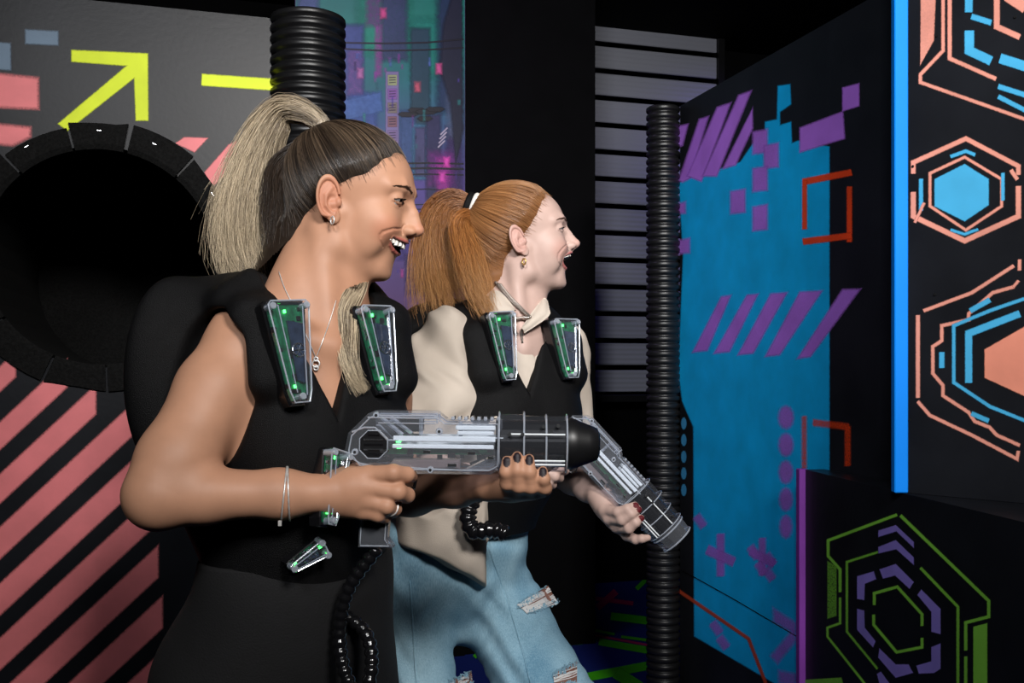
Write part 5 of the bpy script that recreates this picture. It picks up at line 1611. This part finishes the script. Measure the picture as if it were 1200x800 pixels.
# ---- black trousers and shoes
M['black_trouser'] = simple('black_trouser', (.0022, .0022, .003), .85, noise=.3, scale=30, bump=.4, bscale=400)
H1 = t1(-.085, 0, -.47)
K1 = [H1 + np.array([.03, -.10, -.40]), H1 + np.array([.16, .10, -.38])]; K1 = [np.array([k[0], k[1], .46]) for k in K1]
A1 = [np.array([K1[0][0] - .03, K1[0][1] + .02, .09]), np.array([K1[1][0] - .01, K1[1][1] + .03, .09])]
def pants1(p):
    d = ell(p, H1, (.122, .175, .15), T1)
    for i, s in ((0, -1), (1, 1)):
        hj = H1 + lf1 * s * .085 + np.array([0, 0, -.03])
        d = smin(d, chain(p, [hj, K1[i], A1[i]], [.098, .068, .058], .03), .05)
    d = smin(d, ell(p, t1(-.03, 0, -.34), (.106, .150, .18), T1), .06)
    d = np.maximum(d, p[:, 2] - H1[2] - .17)
    return d
link('trousers', multi_net([((-.75, 1.1, .05), (.1, 1.95, .98), .008, None)], pants1, None, 'trousers'), M['black_trouser'], w1)
M['shoe'] = simple('black_shoe', (.008, .008, .008), .5)
def shoe(ankle, fwd, root, mat):
    fwd = np.array(fwd, float); fwd[2] = 0; fwd /= np.linalg.norm(fwd); lf = np.array([-fwd[1], fwd[0], 0])
    Rr = np.stack([fwd, lf, np.array([0, 0, 1.0])], 1)
    def f(p):
        c = np.array([ankle[0], ankle[1], 0.0])
        d = ell(p, c + fwd * .075 + np.array([0, 0, .035]), (.125, .044, .036), Rr)
        d = smin(d, rc(p, c + np.array([0, 0, .045]), c + np.array([0, 0, .12]), .045, .042), .03)
        return np.maximum(d, -(p[:, 2] - .002))
    lo_ = np.array([ankle[0], ankle[1], 0]) - [.22, .22, .01]
    return link('shoe', multi_net([(lo_, lo_ + [.44, .44, .19], .006, None)], f, None, 'shoe'), mat, root)
for a in A1: shoe(a, fw1 * .6 + np.array([.6, 0, 0]), w1, M['shoe'])

# ---- jewellery
def ring_pts(c, e1, e2, r, n=20): return [np.array(c) + r * (math.cos(t) * e1 + math.sin(t) * e2) for t in np.linspace(0, 2 * math.pi, n + 1)[:-1]]
m = MB(); ec = P(389.5, 258, 1.338); m.tube(ring_pts(ec, np.array([.6, -.8, 0]), np.array([0, 0, 1.0]), .0052), .0011, 8, closed=True); m.build('earring', M['silver'], w1, True)
wd = (W1R - E1R) / np.linalg.norm(W1R - E1R); wc = E1R + (W1R - E1R) * .72
e1_ = np.cross(wd, [0, 1.0, 0]); e1_ /= np.linalg.norm(e1_); e2_ = np.cross(wd, e1_)
for off, tilt in ((0, .10), (.006, -.06)):
    m = MB(); tt = np.linspace(0, 2 * math.pi, 49)[:-1]; r_ = np.full(48, .05)
    dirn = np.cos(tt)[:, None] * e1_ + np.sin(tt)[:, None] * e2_; cc = wc + wd * (off + tilt * .03 * np.cos(tt))[:, None]
    for _ in range(25): r_ -= body1((cc + dirn * r_[:, None]).astype(f32)) * .7
    pts = cc + dirn * (r_ + .0016)[:, None]
    m.tube(pts, [.0013 if k % 2 else .0009 for k in range(48)], 6, closed=True); m.build('bracelet', M['silver'], w1, True)
bp0 = P(328, 613, 1.215); m = MB(); m.box(bp0, X3, (.0022, .0016, .0035), .0006); m.build('bracelet_charm', M['silver'], w1)
chain_px = [(327, 318), (334, 338), (346, 362), (357, 388), (370, 418)]; chain_px2 = [(371, 418), (380, 395), (388, 372), (394, 352)]
for cp in (chain_px, chain_px2):
    pts = cast_many(body1, smooth_path([(a, b, 0) for a, b in cp], 24)[:, :2]) + np.array([0, -.0012, 0])
    m = MB(); m.tube(pts, [.0008 if k % 2 else .0006 for k in range(len(pts))], 5); m.build('necklace_chain', M['silver'], w1, True)
pc_ = cast(body1, 371, 426) + np.array([0, -.004, 0])
for dz, r_ in ((.006, .0026), (.0, .0046), (-.0055, .0030)):
    m = MB(); m.tube(ring_pts(pc_ + [0, 0, dz], np.array([1.0, 0, 0]), np.array([0, 0, 1.0]), r_), .0012, 6, closed=True); m.build('pendant', M['silver'], w1, True)
m = MB(); rp_ = (np.array(F1hand_R['fingers'][2][0][1]) + np.array(F1hand_R['fingers'][2][0][2])) / 2
fd = np.array(F1hand_R['fingers'][2][0][2]) - np.array(F1hand_R['fingers'][2][0][1]); fd /= np.linalg.norm(fd); q1 = np.cross(fd, [0, 0, 1.0]); q1 /= np.linalg.norm(q1)
m.tube(ring_pts(rp_, q1, np.cross(fd, q1), .0108), .0012, 8, closed=True); m.build('finger_ring', M['silver'], w1, True)
# lock draped over the far shoulder
fl_ = lambda p: np.minimum(vest1(p), body1(p))
lk = [cast(fl_, x, y) + np.array([0, -.010, 0]) for x, y in [(408, 342), (407, 362), (408, 390), (411, 418), (419, 442), (428, 460)]]
lock('shoulder_lock', w1, [P(424, 322, 1.53), lk[0] + np.array([.012, .03, .012])] + lk[1:], [.010, .016, .019, .018, .015, .012, .006], 520, 12, blond, rad=.0005, wave=.004, flat=.22, tip_spread=.003)

# ---- her blaster and its hose
G1O = Pn(407, 515, 1.345)
g1 = blaster('laser_blaster', G1O, (1, 0, -.012), (0, 0, 1), 'clear blaster held level by the blonde player, black muzzle cone', True)
M['spark'] = M['steel']
hose('grip_hose', [G1O + [.040, 0, -.142], G1O + [.0, .005, -.20], G1O + [-.012, .01, -.26], G1O + [-.002, .0, -.31], G1O + [.020, -.01, -.335], G1O + [.032, 0, -.30], G1O + [.018, .03, -.26], G1O + [-.03, .05, -.24], G1O + [-.06, .05, -.27]], .0095, .0125, g1)
# ------------------------------------------------------------------ red-haired player (behind)
C2 = np.array([0.0158, 1.91, 1.4456]); R2 = head_axes(0, 9)
HP2 = dict(fold_x=6.6, open=13.0, chin_x=9.15, chin_z=-6.0, eye_open=.15, eye_c=(7.3, 3.0, 2.35), nose=(11.45, -.55), nasion=(9.4, 2.9), bump=-.10, lip_z=-2.35, gape=2.45, corner=(6.7, -3.1, 3.5), ear=.98, tooth=.62, brow_n=170)
S2R, S2L = P(520, 402, 1.83), P(660, 412, 2.00)
E2R, W2R = P(490, 545, 1.79), P(622, 545, 1.86)
E2L, W2L = P(664, 552, 2.02), P(702, 579, 1.905)
mid2 = (S2R + S2L) / 2; lf2 = S2L - S2R; lf2[2] = 0; lf2 /= np.linalg.norm(lf2); fw2 = np.array([lf2[1], -lf2[0], 0.0])
T2 = np.stack([fw2, lf2, np.array([0, 0, 1.0])], 1)
shear2 = np.array([-.10, .04, 0.0])                    # she leans: the hips sit further left than the shoulders
def t2(f, l, u): return mid2 + fw2 * f + lf2 * l + np.array([0, 0, u]) + shear2 * max(0.0, -u - .10) / .35
H2 = t2(-.06, 0, -.45)
def torso2(p):
    d = ell(p, t2(.010, 0, -.12), (.090, .136, .165), T2)
    d = smin(d, ell(p, t2(-.02, 0, -.30), (.085, .122, .16), T2), .10)
    d = smin(d, ell(p, H2, (.105, .155, .13), T2), .10)
    d = smin(d, rc(p, S2R, S2L, .034, .034), .05)
    for s in (-1, 1): d = smin(d, ell(p, t2(.046, s * .06, -.15), (.044, .048, .055), T2), .04)
    return d
NB2 = t2(.005, 0, .058)
def neck2(p):
    d = rc(p, hl(C2, R2, -2.4, 0, -2.0), NB2, .048, .052)
    d = smin(d, rc(p, hl(C2, R2, 1.5, 0, -6.5), t2(.05, 0, -.005), .028, .034), .03)
    d = smin(d, rc(p, NB2 + np.array([0, 0, .01]), S2R, .034, .030), .05)
    d = smin(d, rc(p, NB2 + np.array([0, 0, .01]), S2L, .034, .030), .05)
    d = smin(d, rc(p, hl(C2, R2, -1.6, -5.0, -3.4), t2(.078, -.018, .0), .011, .007), .02)
    return d
F2hand_L = dict(
    palm=[P(702, 579, 1.900), P(710, 592, 1.888), P(722, 608, 1.882)], palm_r=[.022, .020, .018],
    pads=[(P(704, 583, 1.893), P(709, 597, 1.868), .018, .0115), (P(705, 586, 1.892), P(714, 607, 1.866), .018, .0115), (P(708, 592, 1.892), P(723, 617, 1.868), .017, .011), (P(712, 598, 1.892), P(735, 627, 1.874), .016, .010),
          (P(704, 580, 1.905), P(722, 580, 1.925), .015, .012)],
    fingers=[
        ([P(709, 597, 1.866), P(724, 600, 1.838), P(735, 596, 1.831), P(744, 592, 1.836)], [.0108, .0098, .0088, .0068]),
        ([P(714, 607, 1.864), P(729, 609, 1.836), P(740, 602, 1.829), P(748, 597, 1.834)], [.0110, .0100, .0090, .0068]),
        ([P(723, 617, 1.866), P(737, 619, 1.838), P(745, 612, 1.831), P(751, 607, 1.836)], [.0104, .0096, .0086, .0066]),
        ([P(735, 627, 1.872), P(745, 632, 1.848), P(752, 631, 1.840), P(759, 630, 1.842)], [.0096, .0088, .0078, .0062]),
        ([P(722, 580, 1.925), P(738, 578, 1.935), P(752, 584, 1.930)], [.012, .0105, .0085])])
F2hand_R = dict(
    palm=[P(620, 545, 1.860), P(630, 544, 1.862), P(640, 542, 1.864)], palm_r=[.021, .022, .018],
    pads=[(P(624, 540, 1.855), P(646, 533, 1.856), .016, .011)],
    fingers=[
        ([P(646, 533, 1.852), P(662, 532, 1.848), P(672, 534, 1.852)], [.0105, .0095, .008]),
        ([P(642, 543, 1.850), P(656, 548, 1.846), P(662, 551, 1.868)], [.0108, .0098, .0085]),
        ([P(638, 551, 1.850), P(650, 558, 1.846), P(656, 560, 1.868)], [.0102, .0092, .008]),
        ([P(633, 557, 1.852), P(643, 565, 1.850), P(648, 568, 1.868)], [.0092, .0084, .0075]),
        ([P(630, 536, 1.880), P(648, 530, 1.900), P(662, 530, 1.902)], [.013, .011, .009])])
def body2(p):
    d = smin(torso2(p), neck2(p), .04)
    d = smin(d, near(p, C2, .24, lambda q: head_field(((q - C2.astype(f32)) @ R2.astype(f32)) * 100, HP2)[0] / 100, .17), .022)
    d = add_arm(p, d, S2R, E2R, W2R, [.036, .038, .036, .034, .034, .033, .026, .022])
    d = add_arm(p, d, S2L, E2L, W2L, [.036, .038, .036, .034, .034, .033, .026, .022])
    d = smin(d, near(p, P(728, 604, 1.87), .12, lambda q: hand_field(q, F2hand_L), .085), .012)
    d = smin(d, near(p, P(644, 545, 1.87), .11, lambda q: hand_field(q, F2hand_R), .08), .012)
    return d
SK2 = np.array([.50, .345, .295]); LIP2 = (.50, .17, .16); NAIL_RED = (.10, .006, .010)
def color2(Vv):
    q = ((Vv - C2) @ R2) * 100
    C = head_colors(q, HP2, SK2, LIP2)
    C[np.linalg.norm(Vv - C2, axis=1) > .22] = SK2
    for i, (pts, rad) in enumerate(F2hand_L['fingers'][:4]):
        a, b = np.array(pts[2]), np.array(pts[3]); dr = (b - a) / np.linalg.norm(b - a)
        t = b + np.array([0, -.0052, 0]) + dr * .001
        C[(np.linalg.norm((Vv - t) / np.array([.0068, .0055, .0062]), axis=1) < 1) & (Vv[:, 1] < b[1] - .0015)] = NAIL_RED if i < 3 else SK2
    return np.concatenate([C, np.ones((len(C), 1))], 1)
M['skin_fair'] = skin_material('fair_skin')
w2 = empty('person', (H2[0], H2[1], 0.0))
tag(w2, 'open-mouthed person with red ponytail, cream shirt, black laser vest and ripped jeans, standing behind', 'person', 'players with vests and blasters')
hb2 = (C2 + [-.12, -.13, -.13], C2 + [.15, .11, .16])
lh2 = (np.array([P(690, 640, 1.87)[0], 1.80, P(690, 642, 1.87)[2]]), np.array([P(768, 565, 1.87)[0], 1.95, P(768, 570, 1.87)[2]]))
rh2 = (np.array([P(612, 575, 1.86)[0], 1.81, P(612, 578, 1.86)[2]]), np.array([P(690, 520, 1.86)[0], 1.93, P(690, 520, 1.86)[2]]))
bb2 = (np.array([-.32, 1.68, .66]), np.array([.24, 2.16, 1.46]))
link('body', multi_net([(*hb2, .0018, None), (*lh2, .0016, None), (*rh2, .0022, None), (*bb2, .006, outside((*hb2, .009), (*lh2, .009), (*rh2, .009)))], body2, color2, 'body'), M['skin_fair'], w2)
eyes_and_teeth(C2, R2, HP2, w2, M['iris'])
brow_lash(C2, R2, HP2, w2, (.075, .032, .020), (.012, .008, .006), None)

# ---- red hair
HL2 = [(7.0, 9.6, .863, -.506, .0), (1.6, 2.2, .69, -.72, .0), (.2, 1.6, .747, -.665, .0)]
BASE2 = (-7.4, 0, 9.2)
def hc2(rng, N, t, P_):
    a = np.array([.20, .075, .022]); b = np.array([.56, .29, .12])
    front = np.clip((P_[:, 0, 0] + 3) / 9, 0, 1)
    k = np.clip(.15 + .55 * rng.rand(N) * (.4 + .8 * front), 0, 1)[:, None, None] * np.ones((N, len(t), 1))
    return a * (1 - k) + b * k
slick_hair(C2, R2, HL2, BASE2, w2, hc2, 3200, 5, thick=.55, cap_color=(.20, .085, .030), rad=.00042)
def ginger(rng, N, t, ci):
    nc = ci.max() + 1; tone = rng.rand(nc)[ci] * .55 + rng.rand(N) * .45
    a = np.array([.13, .040, .010]); b = np.array([.46, .19, .055]); c = np.array([.58, .33, .14])
    k = tone[:, None, None]; tt = (np.clip(t - .55, 0, 1) / .45)[None, :, None] * k
    return (a * (1 - k) + b * k) * (1 - tt) + c * tt
PB2 = hl(C2, R2, *BASE2)
lock('ponytail', w2, [PB2 + [.014, 0, -.004], PB2 + [-.012, 0, .008], P(530, 236, 1.91), P(514, 252, 1.91), P(508, 290, 1.905), P(510, 325, 1.90), P(512, 352, 1.885), P(512, 388, 1.87)],
     [.012, .017, .030, .040, .052, .064, .072, .062], 2600, 21, ginger, rad=.0006, wave=.007, flat=.55, curl=.028, tip_spread=.010, shorten=.42)
lock('ponytail_strands', w2, [PB2 + [.004, -.01, -.01], P(540, 262, 1.86), P(550, 300, 1.83), P(562, 340, 1.81), P(576, 372, 1.80)], [.014, .026, .032, .030, .014], 700, 23, ginger, rad=.00055, wave=.006, flat=.4, tip_spread=.006, shorten=.35)
# white tie with a dark band
fr_ = rot_axes(R2 @ np.array([-.85, 0, .45]), (0, 1, 0))
M['white_cloth'] = simple('white_elastic', (.72, .69, .64), .8, bump=.6, bscale=500)
for off, r_, mt in ((.002, .0235, 'white_cloth'), (.014, .0215, 'black_fabric')):
    m = MB(); m.tube([PB2 + fr_[:, 0] * off + r_ * (math.cos(t) * fr_[:, 1] + math.sin(t) * fr_[:, 2]) for t in np.linspace(0, 2 * math.pi, 25)[:-1]], .0065, 8, closed=True)
    m.build('hair_tie', M[mt], w2, True)

# ---- cream shirt
def folds(p, s=1.0):
    x, y, z = p[:, 0], p[:, 1], p[:, 2]
    w_ = np.sin(62 * x - 24 * z + 30 * y + 2.2 * np.sin(26 * z + 9 * x)) * .0030 + np.sin(118 * x + 66 * z + 2.5 * np.sin(52 * z)) * .0012 + np.sin(46 * z + 58 * x + 2 * np.sin(33 * x)) * .0018
    return w_ * s * (.55 + 1.25 * np.clip((z - .95) / .12, 0, 1))
SLV = S2R + (E2R - S2R) * .86 + np.array([.0, -.01, 0])
def shirt2(p):
    d = ell(p, t2(.012, 0, -.12), (.100, .148, .178), T2)
    d = smin(d, ell(p, t2(-.02, 0, -.31), (.098, .140, .20), T2), .08)
    d = smin(d, rc(p, S2R + np.array([.01, 0, .002]), S2L + np.array([0, 0, .002]), .051, .050), .05)
    for s in (-1, 1): d = smin(d, ell(p, t2(.07, s * .07, -.155), (.056, .062, .066), T2), .04)
    d = smin(d, rc(p, NB2, NB2 + np.array([0, 0, .018]), .058, .058), .03)
    # loose sleeves, wide at the hem
    sl_ = rc(p, S2R + np.array([0, 0, -.004]), SLV, .054, .086)
    sl_ = smax(sl_, half_space(p, SLV + np.array([0, 0, .004]), SLV - S2R), .012)
    d = smin(d, sl_, .035)
    sL = S2L + (E2L - S2L) * .75
    sl_ = smax(rc(p, S2L, sL, .046, .060), half_space(p, sL, sL - S2L), .012)
    d = smin(d, sl_, .03)
    # tail hanging outside the jeans on her right side
    q = p - mid2.astype(f32); d = np.maximum(d, -(q[:, 2] + .345))
    tail = rc(p, t2(.0, -.05, -.30), P(522, 700, 1.92), .112, .100)
    tail = smax(tail, half_space(p, P(504, 650, 1.80), (-.42, -.30, -.86)), .006)
    tail = smax(tail, half_space(p, P(569, 650, 1.82), (1, .0, .0)), .006)
    d = smin(d, tail, .03)
    lw_ = (p - mid2.astype(f32)) @ lf2.astype(f32)
    d = d + folds(p) * (.3 + .7 * np.clip((-lw_ - .085) / .03, 0, 1))
    d = smax(d, -rc(p, NB2 + np.array([.0, -.0, -.0]), hl(C2, R2, -2.4, 0, -2.0), .052, .070), .006)
    q = p - mid2.astype(f32); f_, l_, u_ = q @ fw2.astype(f32), q @ lf2.astype(f32), q[:, 2]
    V_ = np.maximum(np.abs(l_) - np.clip((u_ + .018) * .45, -1, .05), -f_)
    d = smax(d, -V_, .006)
    # hollow sleeve and hem
    d = smax(d, -rc(p, S2R + (SLV - S2R) * .55, SLV + (SLV - S2R) * .3, .045, .080), .006)
    return d
M['cream_cotton'] = simple('cream_cotton', (.56, .485, .41), .85, spec=.2, noise=.05, scale=14, bump=.35, bscale=700)
shirt = link('shirt', multi_net([((-.36, 1.66, .70), (.24, 2.18, 1.37), .0038, None)], shirt2, None, 'shirt'), M['cream_cotton'], w2)
# collar: two pointed leaves folded over the neckline
def sheet(name, rows, th, mat, parent):
    rows = np.array(rows, float); a, b, _ = rows.shape
    n = np.cross(np.gradient(rows, axis=0), np.gradient(rows, axis=1)); n /= np.linalg.norm(n, axis=2, keepdims=True) + 1e-9
    V_ = np.concatenate([(rows + n * th / 2).reshape(-1, 3), (rows - n * th / 2).reshape(-1, 3)])
    fs = []; o = a * b
    for i in range(a - 1):
        for j in range(b - 1):
            k = i * b + j; fs.append((k, k + 1, k + b + 1, k + b)); fs.append((o + k, o + k + b, o + k + b + 1, o + k + 1))
    edge = [(i, 0) for i in range(a)] + [(a - 1, j) for j in range(1, b)] + [(i, b - 1) for i in range(a - 2, -1, -1)] + [(0, j) for j in range(b - 2, 0, -1)]
    for e in range(len(edge)):
        (i, j), (i2, j2) = edge[e], edge[(e + 1) % len(edge)]; k, k2 = i * b + j, i2 * b + j2
        fs.append((k, o + k, o + k2, k2))
    return link(name, mesh_from(V_, fs, name), mat, parent, True)
def leaf(name, top, bot, n=10):
    T_ = smooth_path(top, n); B_ = smooth_path(bot, n)
    rows = [T_ * (1 - v) + B_ * v + np.array([0, -1, .3]) * .010 * math.sin(v * math.pi) for v in np.linspace(0, 1, 6)]
    return sheet(name, rows, .0028, M['cream_cotton'], shirt)
leaf('collar_leaf', [P(574, 330, 1.93), P(584, 340, 1.865), P(594, 350, 1.835), P(604, 364, 1.822)], [P(571, 348, 1.90), P(572, 358, 1.838), P(575, 368, 1.812), P(602, 368, 1.803)])
leaf('collar_leaf', [P(634, 349, 1.90), P(630, 358, 1.865), P(621, 370, 1.842), P(611, 386, 1.826)], [P(641, 353, 1.895), P(643, 362, 1.865), P(642, 371, 1.845), P(614, 390, 1.818)])
# shirt front placket and small buttons
# chains at the throat
M['dark_chain'] = simple('dark_steel_chain', (.42, .36, .32), .32, metal=.85)
for k, (pxs) in enumerate([[(580, 330), (590, 342), (602, 356), (616, 368), (622, 374), (612, 386), (612, 402)], [(583, 332), (594, 345), (606, 358), (620, 371), (612, 372), (600, 376), (606, 392)], [(586, 333), (598, 348), (611, 361), (622, 372)]]):
    pts = smooth_path([P(x, y, 1.835 if i > 2 else 1.862 - .008 * i) + np.array([0, -.004 - .003 * k, 0]) for i, (x, y) in enumerate(pxs)], 40)
    m = MB(); m.tube(pts, [.0028 if i % 2 else .0020 for i in range(40)], 6); m.build('neck_chain', M['dark_chain'], w2, True)
m = MB(); m.tube(ring_pts(P(614, 306.5, 1.832), np.array([.55, -.8, 0]), np.array([0, 0, 1.0]), .0055), .0017, 8, closed=True); m.build('earring', M['gold'], w2, True)

# ---- vest
Ap2 = cast(shirt2, 608, 468, 1.5); Vl2 = float((cast(shirt2, 611, 425, 1.5) - mid2) @ lf2)
G2V = dict(t=t2, T=T2, fw=fw2, lf=lf2, mid=mid2, waist=-.02, yoke_in=.070, yoke_out=.112, yz=.022, flare=-.14, skull_base=hl(C2, R2, -2.4, 0, -2.0), neck_r=.066,
           far=.95, off=.0, apex=(Vl2, float(Ap2[2] - mid2[2])), vslope=.5, bottom=.35, slim=.146,
           holes=[(S2R + np.array([-.024, -.022, -.025]), E2R, .076, .092), (S2L + np.array([.03, .02, -.09]), E2L, .058, .070)])
vest2f = lambda p: vest_field(p, G2V) - .006
vest2 = link('vest', multi_net([((-.34, 1.64, .90), (.24, 2.18, 1.42), .0042, None)], vest2f, None, 'vest'), M['black_fabric'], w2)
sn2 = fw2 + np.array([0, 0, .10]); sn2 /= np.linalg.norm(sn2)
fr = surface_frame(vest2f, 585, 408, sn2 - lf2 * .22, (-6, -72), .010, mix=.75); sensor(fr, vest2, .027, .062, 5)
fr = surface_frame(vest2f, 656, 411, sn2 + lf2 * .10, (-1, -62), .010, mix=.75); sensor(fr, vest2, .033, .056, 6)

# ---- ripped blue jeans
J2 = dict(hipR=H2 + lf2 * -.085 + np.array([-.01, 0, -.03]), hipL=H2 + lf2 * .08 + np.array([.03, 0, -.03]), kR=P(498, 842, 1.86), kL=P(652, 842, 1.90))
J2['aR'] = np.array([J2['kR'][0] - .02, J2['kR'][1] + .05, .09]); J2['aL'] = np.array([J2['kL'][0] - .01, J2['kL'][1] + .06, .09])
def jeans2(p):
    d = ell(p, H2 + np.array([0, 0, -.01]), (.120, .168, .14), T2)
    d = smin(d, chain(p, [J2['hipR'], J2['kR'], J2['aR']], [.092, .073, .080], .03), .035)
    d = smin(d, chain(p, [J2['hipL'], J2['kL'], J2['aL']], [.095, .082, .084], .03), .035)
    d = smin(d, ell(p, t2(-.02, 0, -.34), (.100, .138, .16), T2), .06)
    x, y, z = p[:, 0], p[:, 1], p[:, 2]
    d = d + np.sin(70 * z + 46 * x + 2.5 * np.sin(34 * x + 10 * z)) * .0028 + np.sin(24 * z + 18 * x) * .004 + np.sin(120 * z - 80 * x + 30 * y + 2 * np.sin(60 * x)) * .0011
    return np.maximum(d, z - H2[2] - .15)
def denim_material():
    m, nt, b, out = nodes_of('faded_denim')
    tc = nt.nodes.new('ShaderNodeTexCoord')
    n = nt.nodes.new('ShaderNodeTexNoise'); n.inputs['Scale'].default_value = 9; n.inputs['Detail'].default_value = 8
    mp_ = nt.nodes.new('ShaderNodeMapping'); mp_.inputs['Scale'].default_value = (1.0, 1.0, .35)
    nt.links.new(tc.outputs['Object'], mp_.inputs[0]); nt.links.new(mp_.outputs[0], n.inputs['Vector'])
    n2 = nt.nodes.new('ShaderNodeTexNoise'); n2.inputs['Scale'].default_value = 420; n2.inputs['Detail'].default_value = 2
    mp2 = nt.nodes.new('ShaderNodeMapping'); mp2.inputs['Scale'].default_value = (1.6, 1.6, .25)
    nt.links.new(tc.outputs['Object'], mp2.inputs[0]); nt.links.new(mp2.outputs[0], n2.inputs['Vector'])
    ad = nt.nodes.new('ShaderNodeMath'); ad.operation = 'MULTIPLY_ADD'; ad.inputs[1].default_value = .55
    nt.links.new(n2.outputs['Fac'], ad.inputs[0]); nt.links.new(n.outputs['Fac'], ad.inputs[2])
    cr = nt.nodes.new('ShaderNodeValToRGB'); e = cr.color_ramp.elements
    e[0].position = .50; e[0].color = (.13, .28, .40, 1); e[1].position = 1.0; e[1].color = (.40, .62, .74, 1)
    nt.links.new(ad.outputs[0], cr.inputs[0]); nt.links.new(cr.outputs[0], b.inputs['Base Color'])
    bp = nt.nodes.new('ShaderNodeBump'); bp.inputs['Strength'].default_value = .5; bp.inputs['Distance'].default_value = .001
    nt.links.new(n2.outputs['Fac'], bp.inputs['Height']); nt.links.new(bp.outputs[0], b.inputs['Normal'])
    set_in(b, Roughness=.9); b.inputs['Specular IOR Level'].default_value = .15
    return m
M['denim'] = denim_material()
jeans = link('jeans', multi_net([((-.42, 1.62, .03), (.24, 2.28, .98), .0048, None)], jeans2, None, 'jeans'), M['denim'], w2)
M['thread'] = simple('white_cotton_thread', (.66, .66, .66), .9)
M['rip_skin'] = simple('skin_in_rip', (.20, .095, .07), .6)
def rip(poly, threads, seed):
    """a worn hole: skin patch let into the denim, white cross threads and a frayed fringe"""
    rng = random.Random(seed)
    (x0, y0), (x1, y1), (x2, y2), (x3, y3) = poly         # TL TR BR BL
    def quad(u, v): return ((x0 * (1 - u) + x1 * u) * (1 - v) + (x3 * (1 - u) + x2 * u) * v, (y0 * (1 - u) + y1 * u) * (1 - v) + (y3 * (1 - u) + y2 * u) * v)
    rows = cast_many(jeans2, [quad(u, v) for v in np.linspace(0, 1, 6) for u in np.linspace(0, 1, 9)], 1.5).reshape(6, 9, 3) + np.array([0, -.0012, 0])
    sheet('rip', rows, .0012, M['rip_skin'], jeans)
    m = MB(); pp = []
    for k in range(threads):
        v0 = rng.random(); v1 = min(1, max(0, v0 + rng.uniform(-.12, .12)))
        pp += [np.array(quad(u, v0 * (1 - u) + v1 * u)) + [0, rng.uniform(-.7, .7)] for u in np.linspace(0, 1, 7)]
    pts = cast_many(jeans2, pp, 1.5).reshape(threads, 7, 3) + np.array([0, -.003, 0])
    for k in range(threads): m.tube(pts[k], .0011, 4)
    o = m.build('loose_threads', M['thread'], jeans); o['kind'] = 'stuff'
    m = MB(); p0, p1 = [], []
    for (a, b, sgn) in (((x0, y0), (x1, y1), 1), ((x3, y3), (x2, y2), -1)):
        for k in range(95):
            u = rng.random(); x = a[0] * (1 - u) + b[0] * u; y = a[1] * (1 - u) + b[1] * u + rng.uniform(-1.5, 1.5)
            p0.append((x, y)); p1.append((x + rng.uniform(-3, 3), y + sgn * rng.uniform(-2, 6)))
    p0, p1 = cast_many(jeans2, p0, 1.5), cast_many(jeans2, p1, 1.5)
    for c0, c1 in zip(p0, p1): m.tube([c0 + np.array([0, -.001, 0]), c1 + np.array([0, -.005, 0])], .0011, 3)
    o = m.build('frayed_fringe', simple_cached('denim_fray', (.22, .38, .48), .9), jeans); o['kind'] = 'stuff'
rip([(606, 708), (642, 686), (654, 706), (618, 718)], 34, 1)
rip([(648, 788), (676, 774), (676, 800), (650, 806)], 9, 2)
rip([(526, 798), (552, 786), (554, 802), (530, 808)], 8, 3)
for pxs in ([(572, 640), (590, 690), (606, 740), (622, 800)], [(480, 680), (484, 740), (488, 800)]):
    pts = cast_many(jeans2, smooth_path([(a, b, 0) for a, b in pxs], 24)[:, :2], 1.5)
    m = MB(); m.tube([p + np.array([0, .0005, 0]) for p in pts], .0022, 6); m.build('seam', M['denim'], jeans, True)
M['white_shoe'] = simple('white_shoe', (.5, .5, .5), .5)
shoe(J2['aR'], fw2 + np.array([.5, 0, 0]), w2, M['white_shoe']); shoe(J2['aL'], fw2 + np.array([.6, 0, 0]), w2, M['white_shoe'])

# ---- her blaster, pointing down, and the hose
G2O = P(660, 488, 1.875)
g2 = blaster('laser_blaster', G2O, (.685, 0.0, -.73), (.73, 0, .685), 'clear blaster pointing down, held by the red-haired player', False, .98)
hose('grip_hose', [G2O + R2 @ np.array([0, 0, 0]) + np.array([-.10, -.01, -.14]), P(574, 562, 1.80), P(556, 582, 1.775), P(548, 605, 1.768), P(556, 622, 1.765), P(578, 620, 1.76), P(596, 626, 1.76)], .0165, .0135, g2)
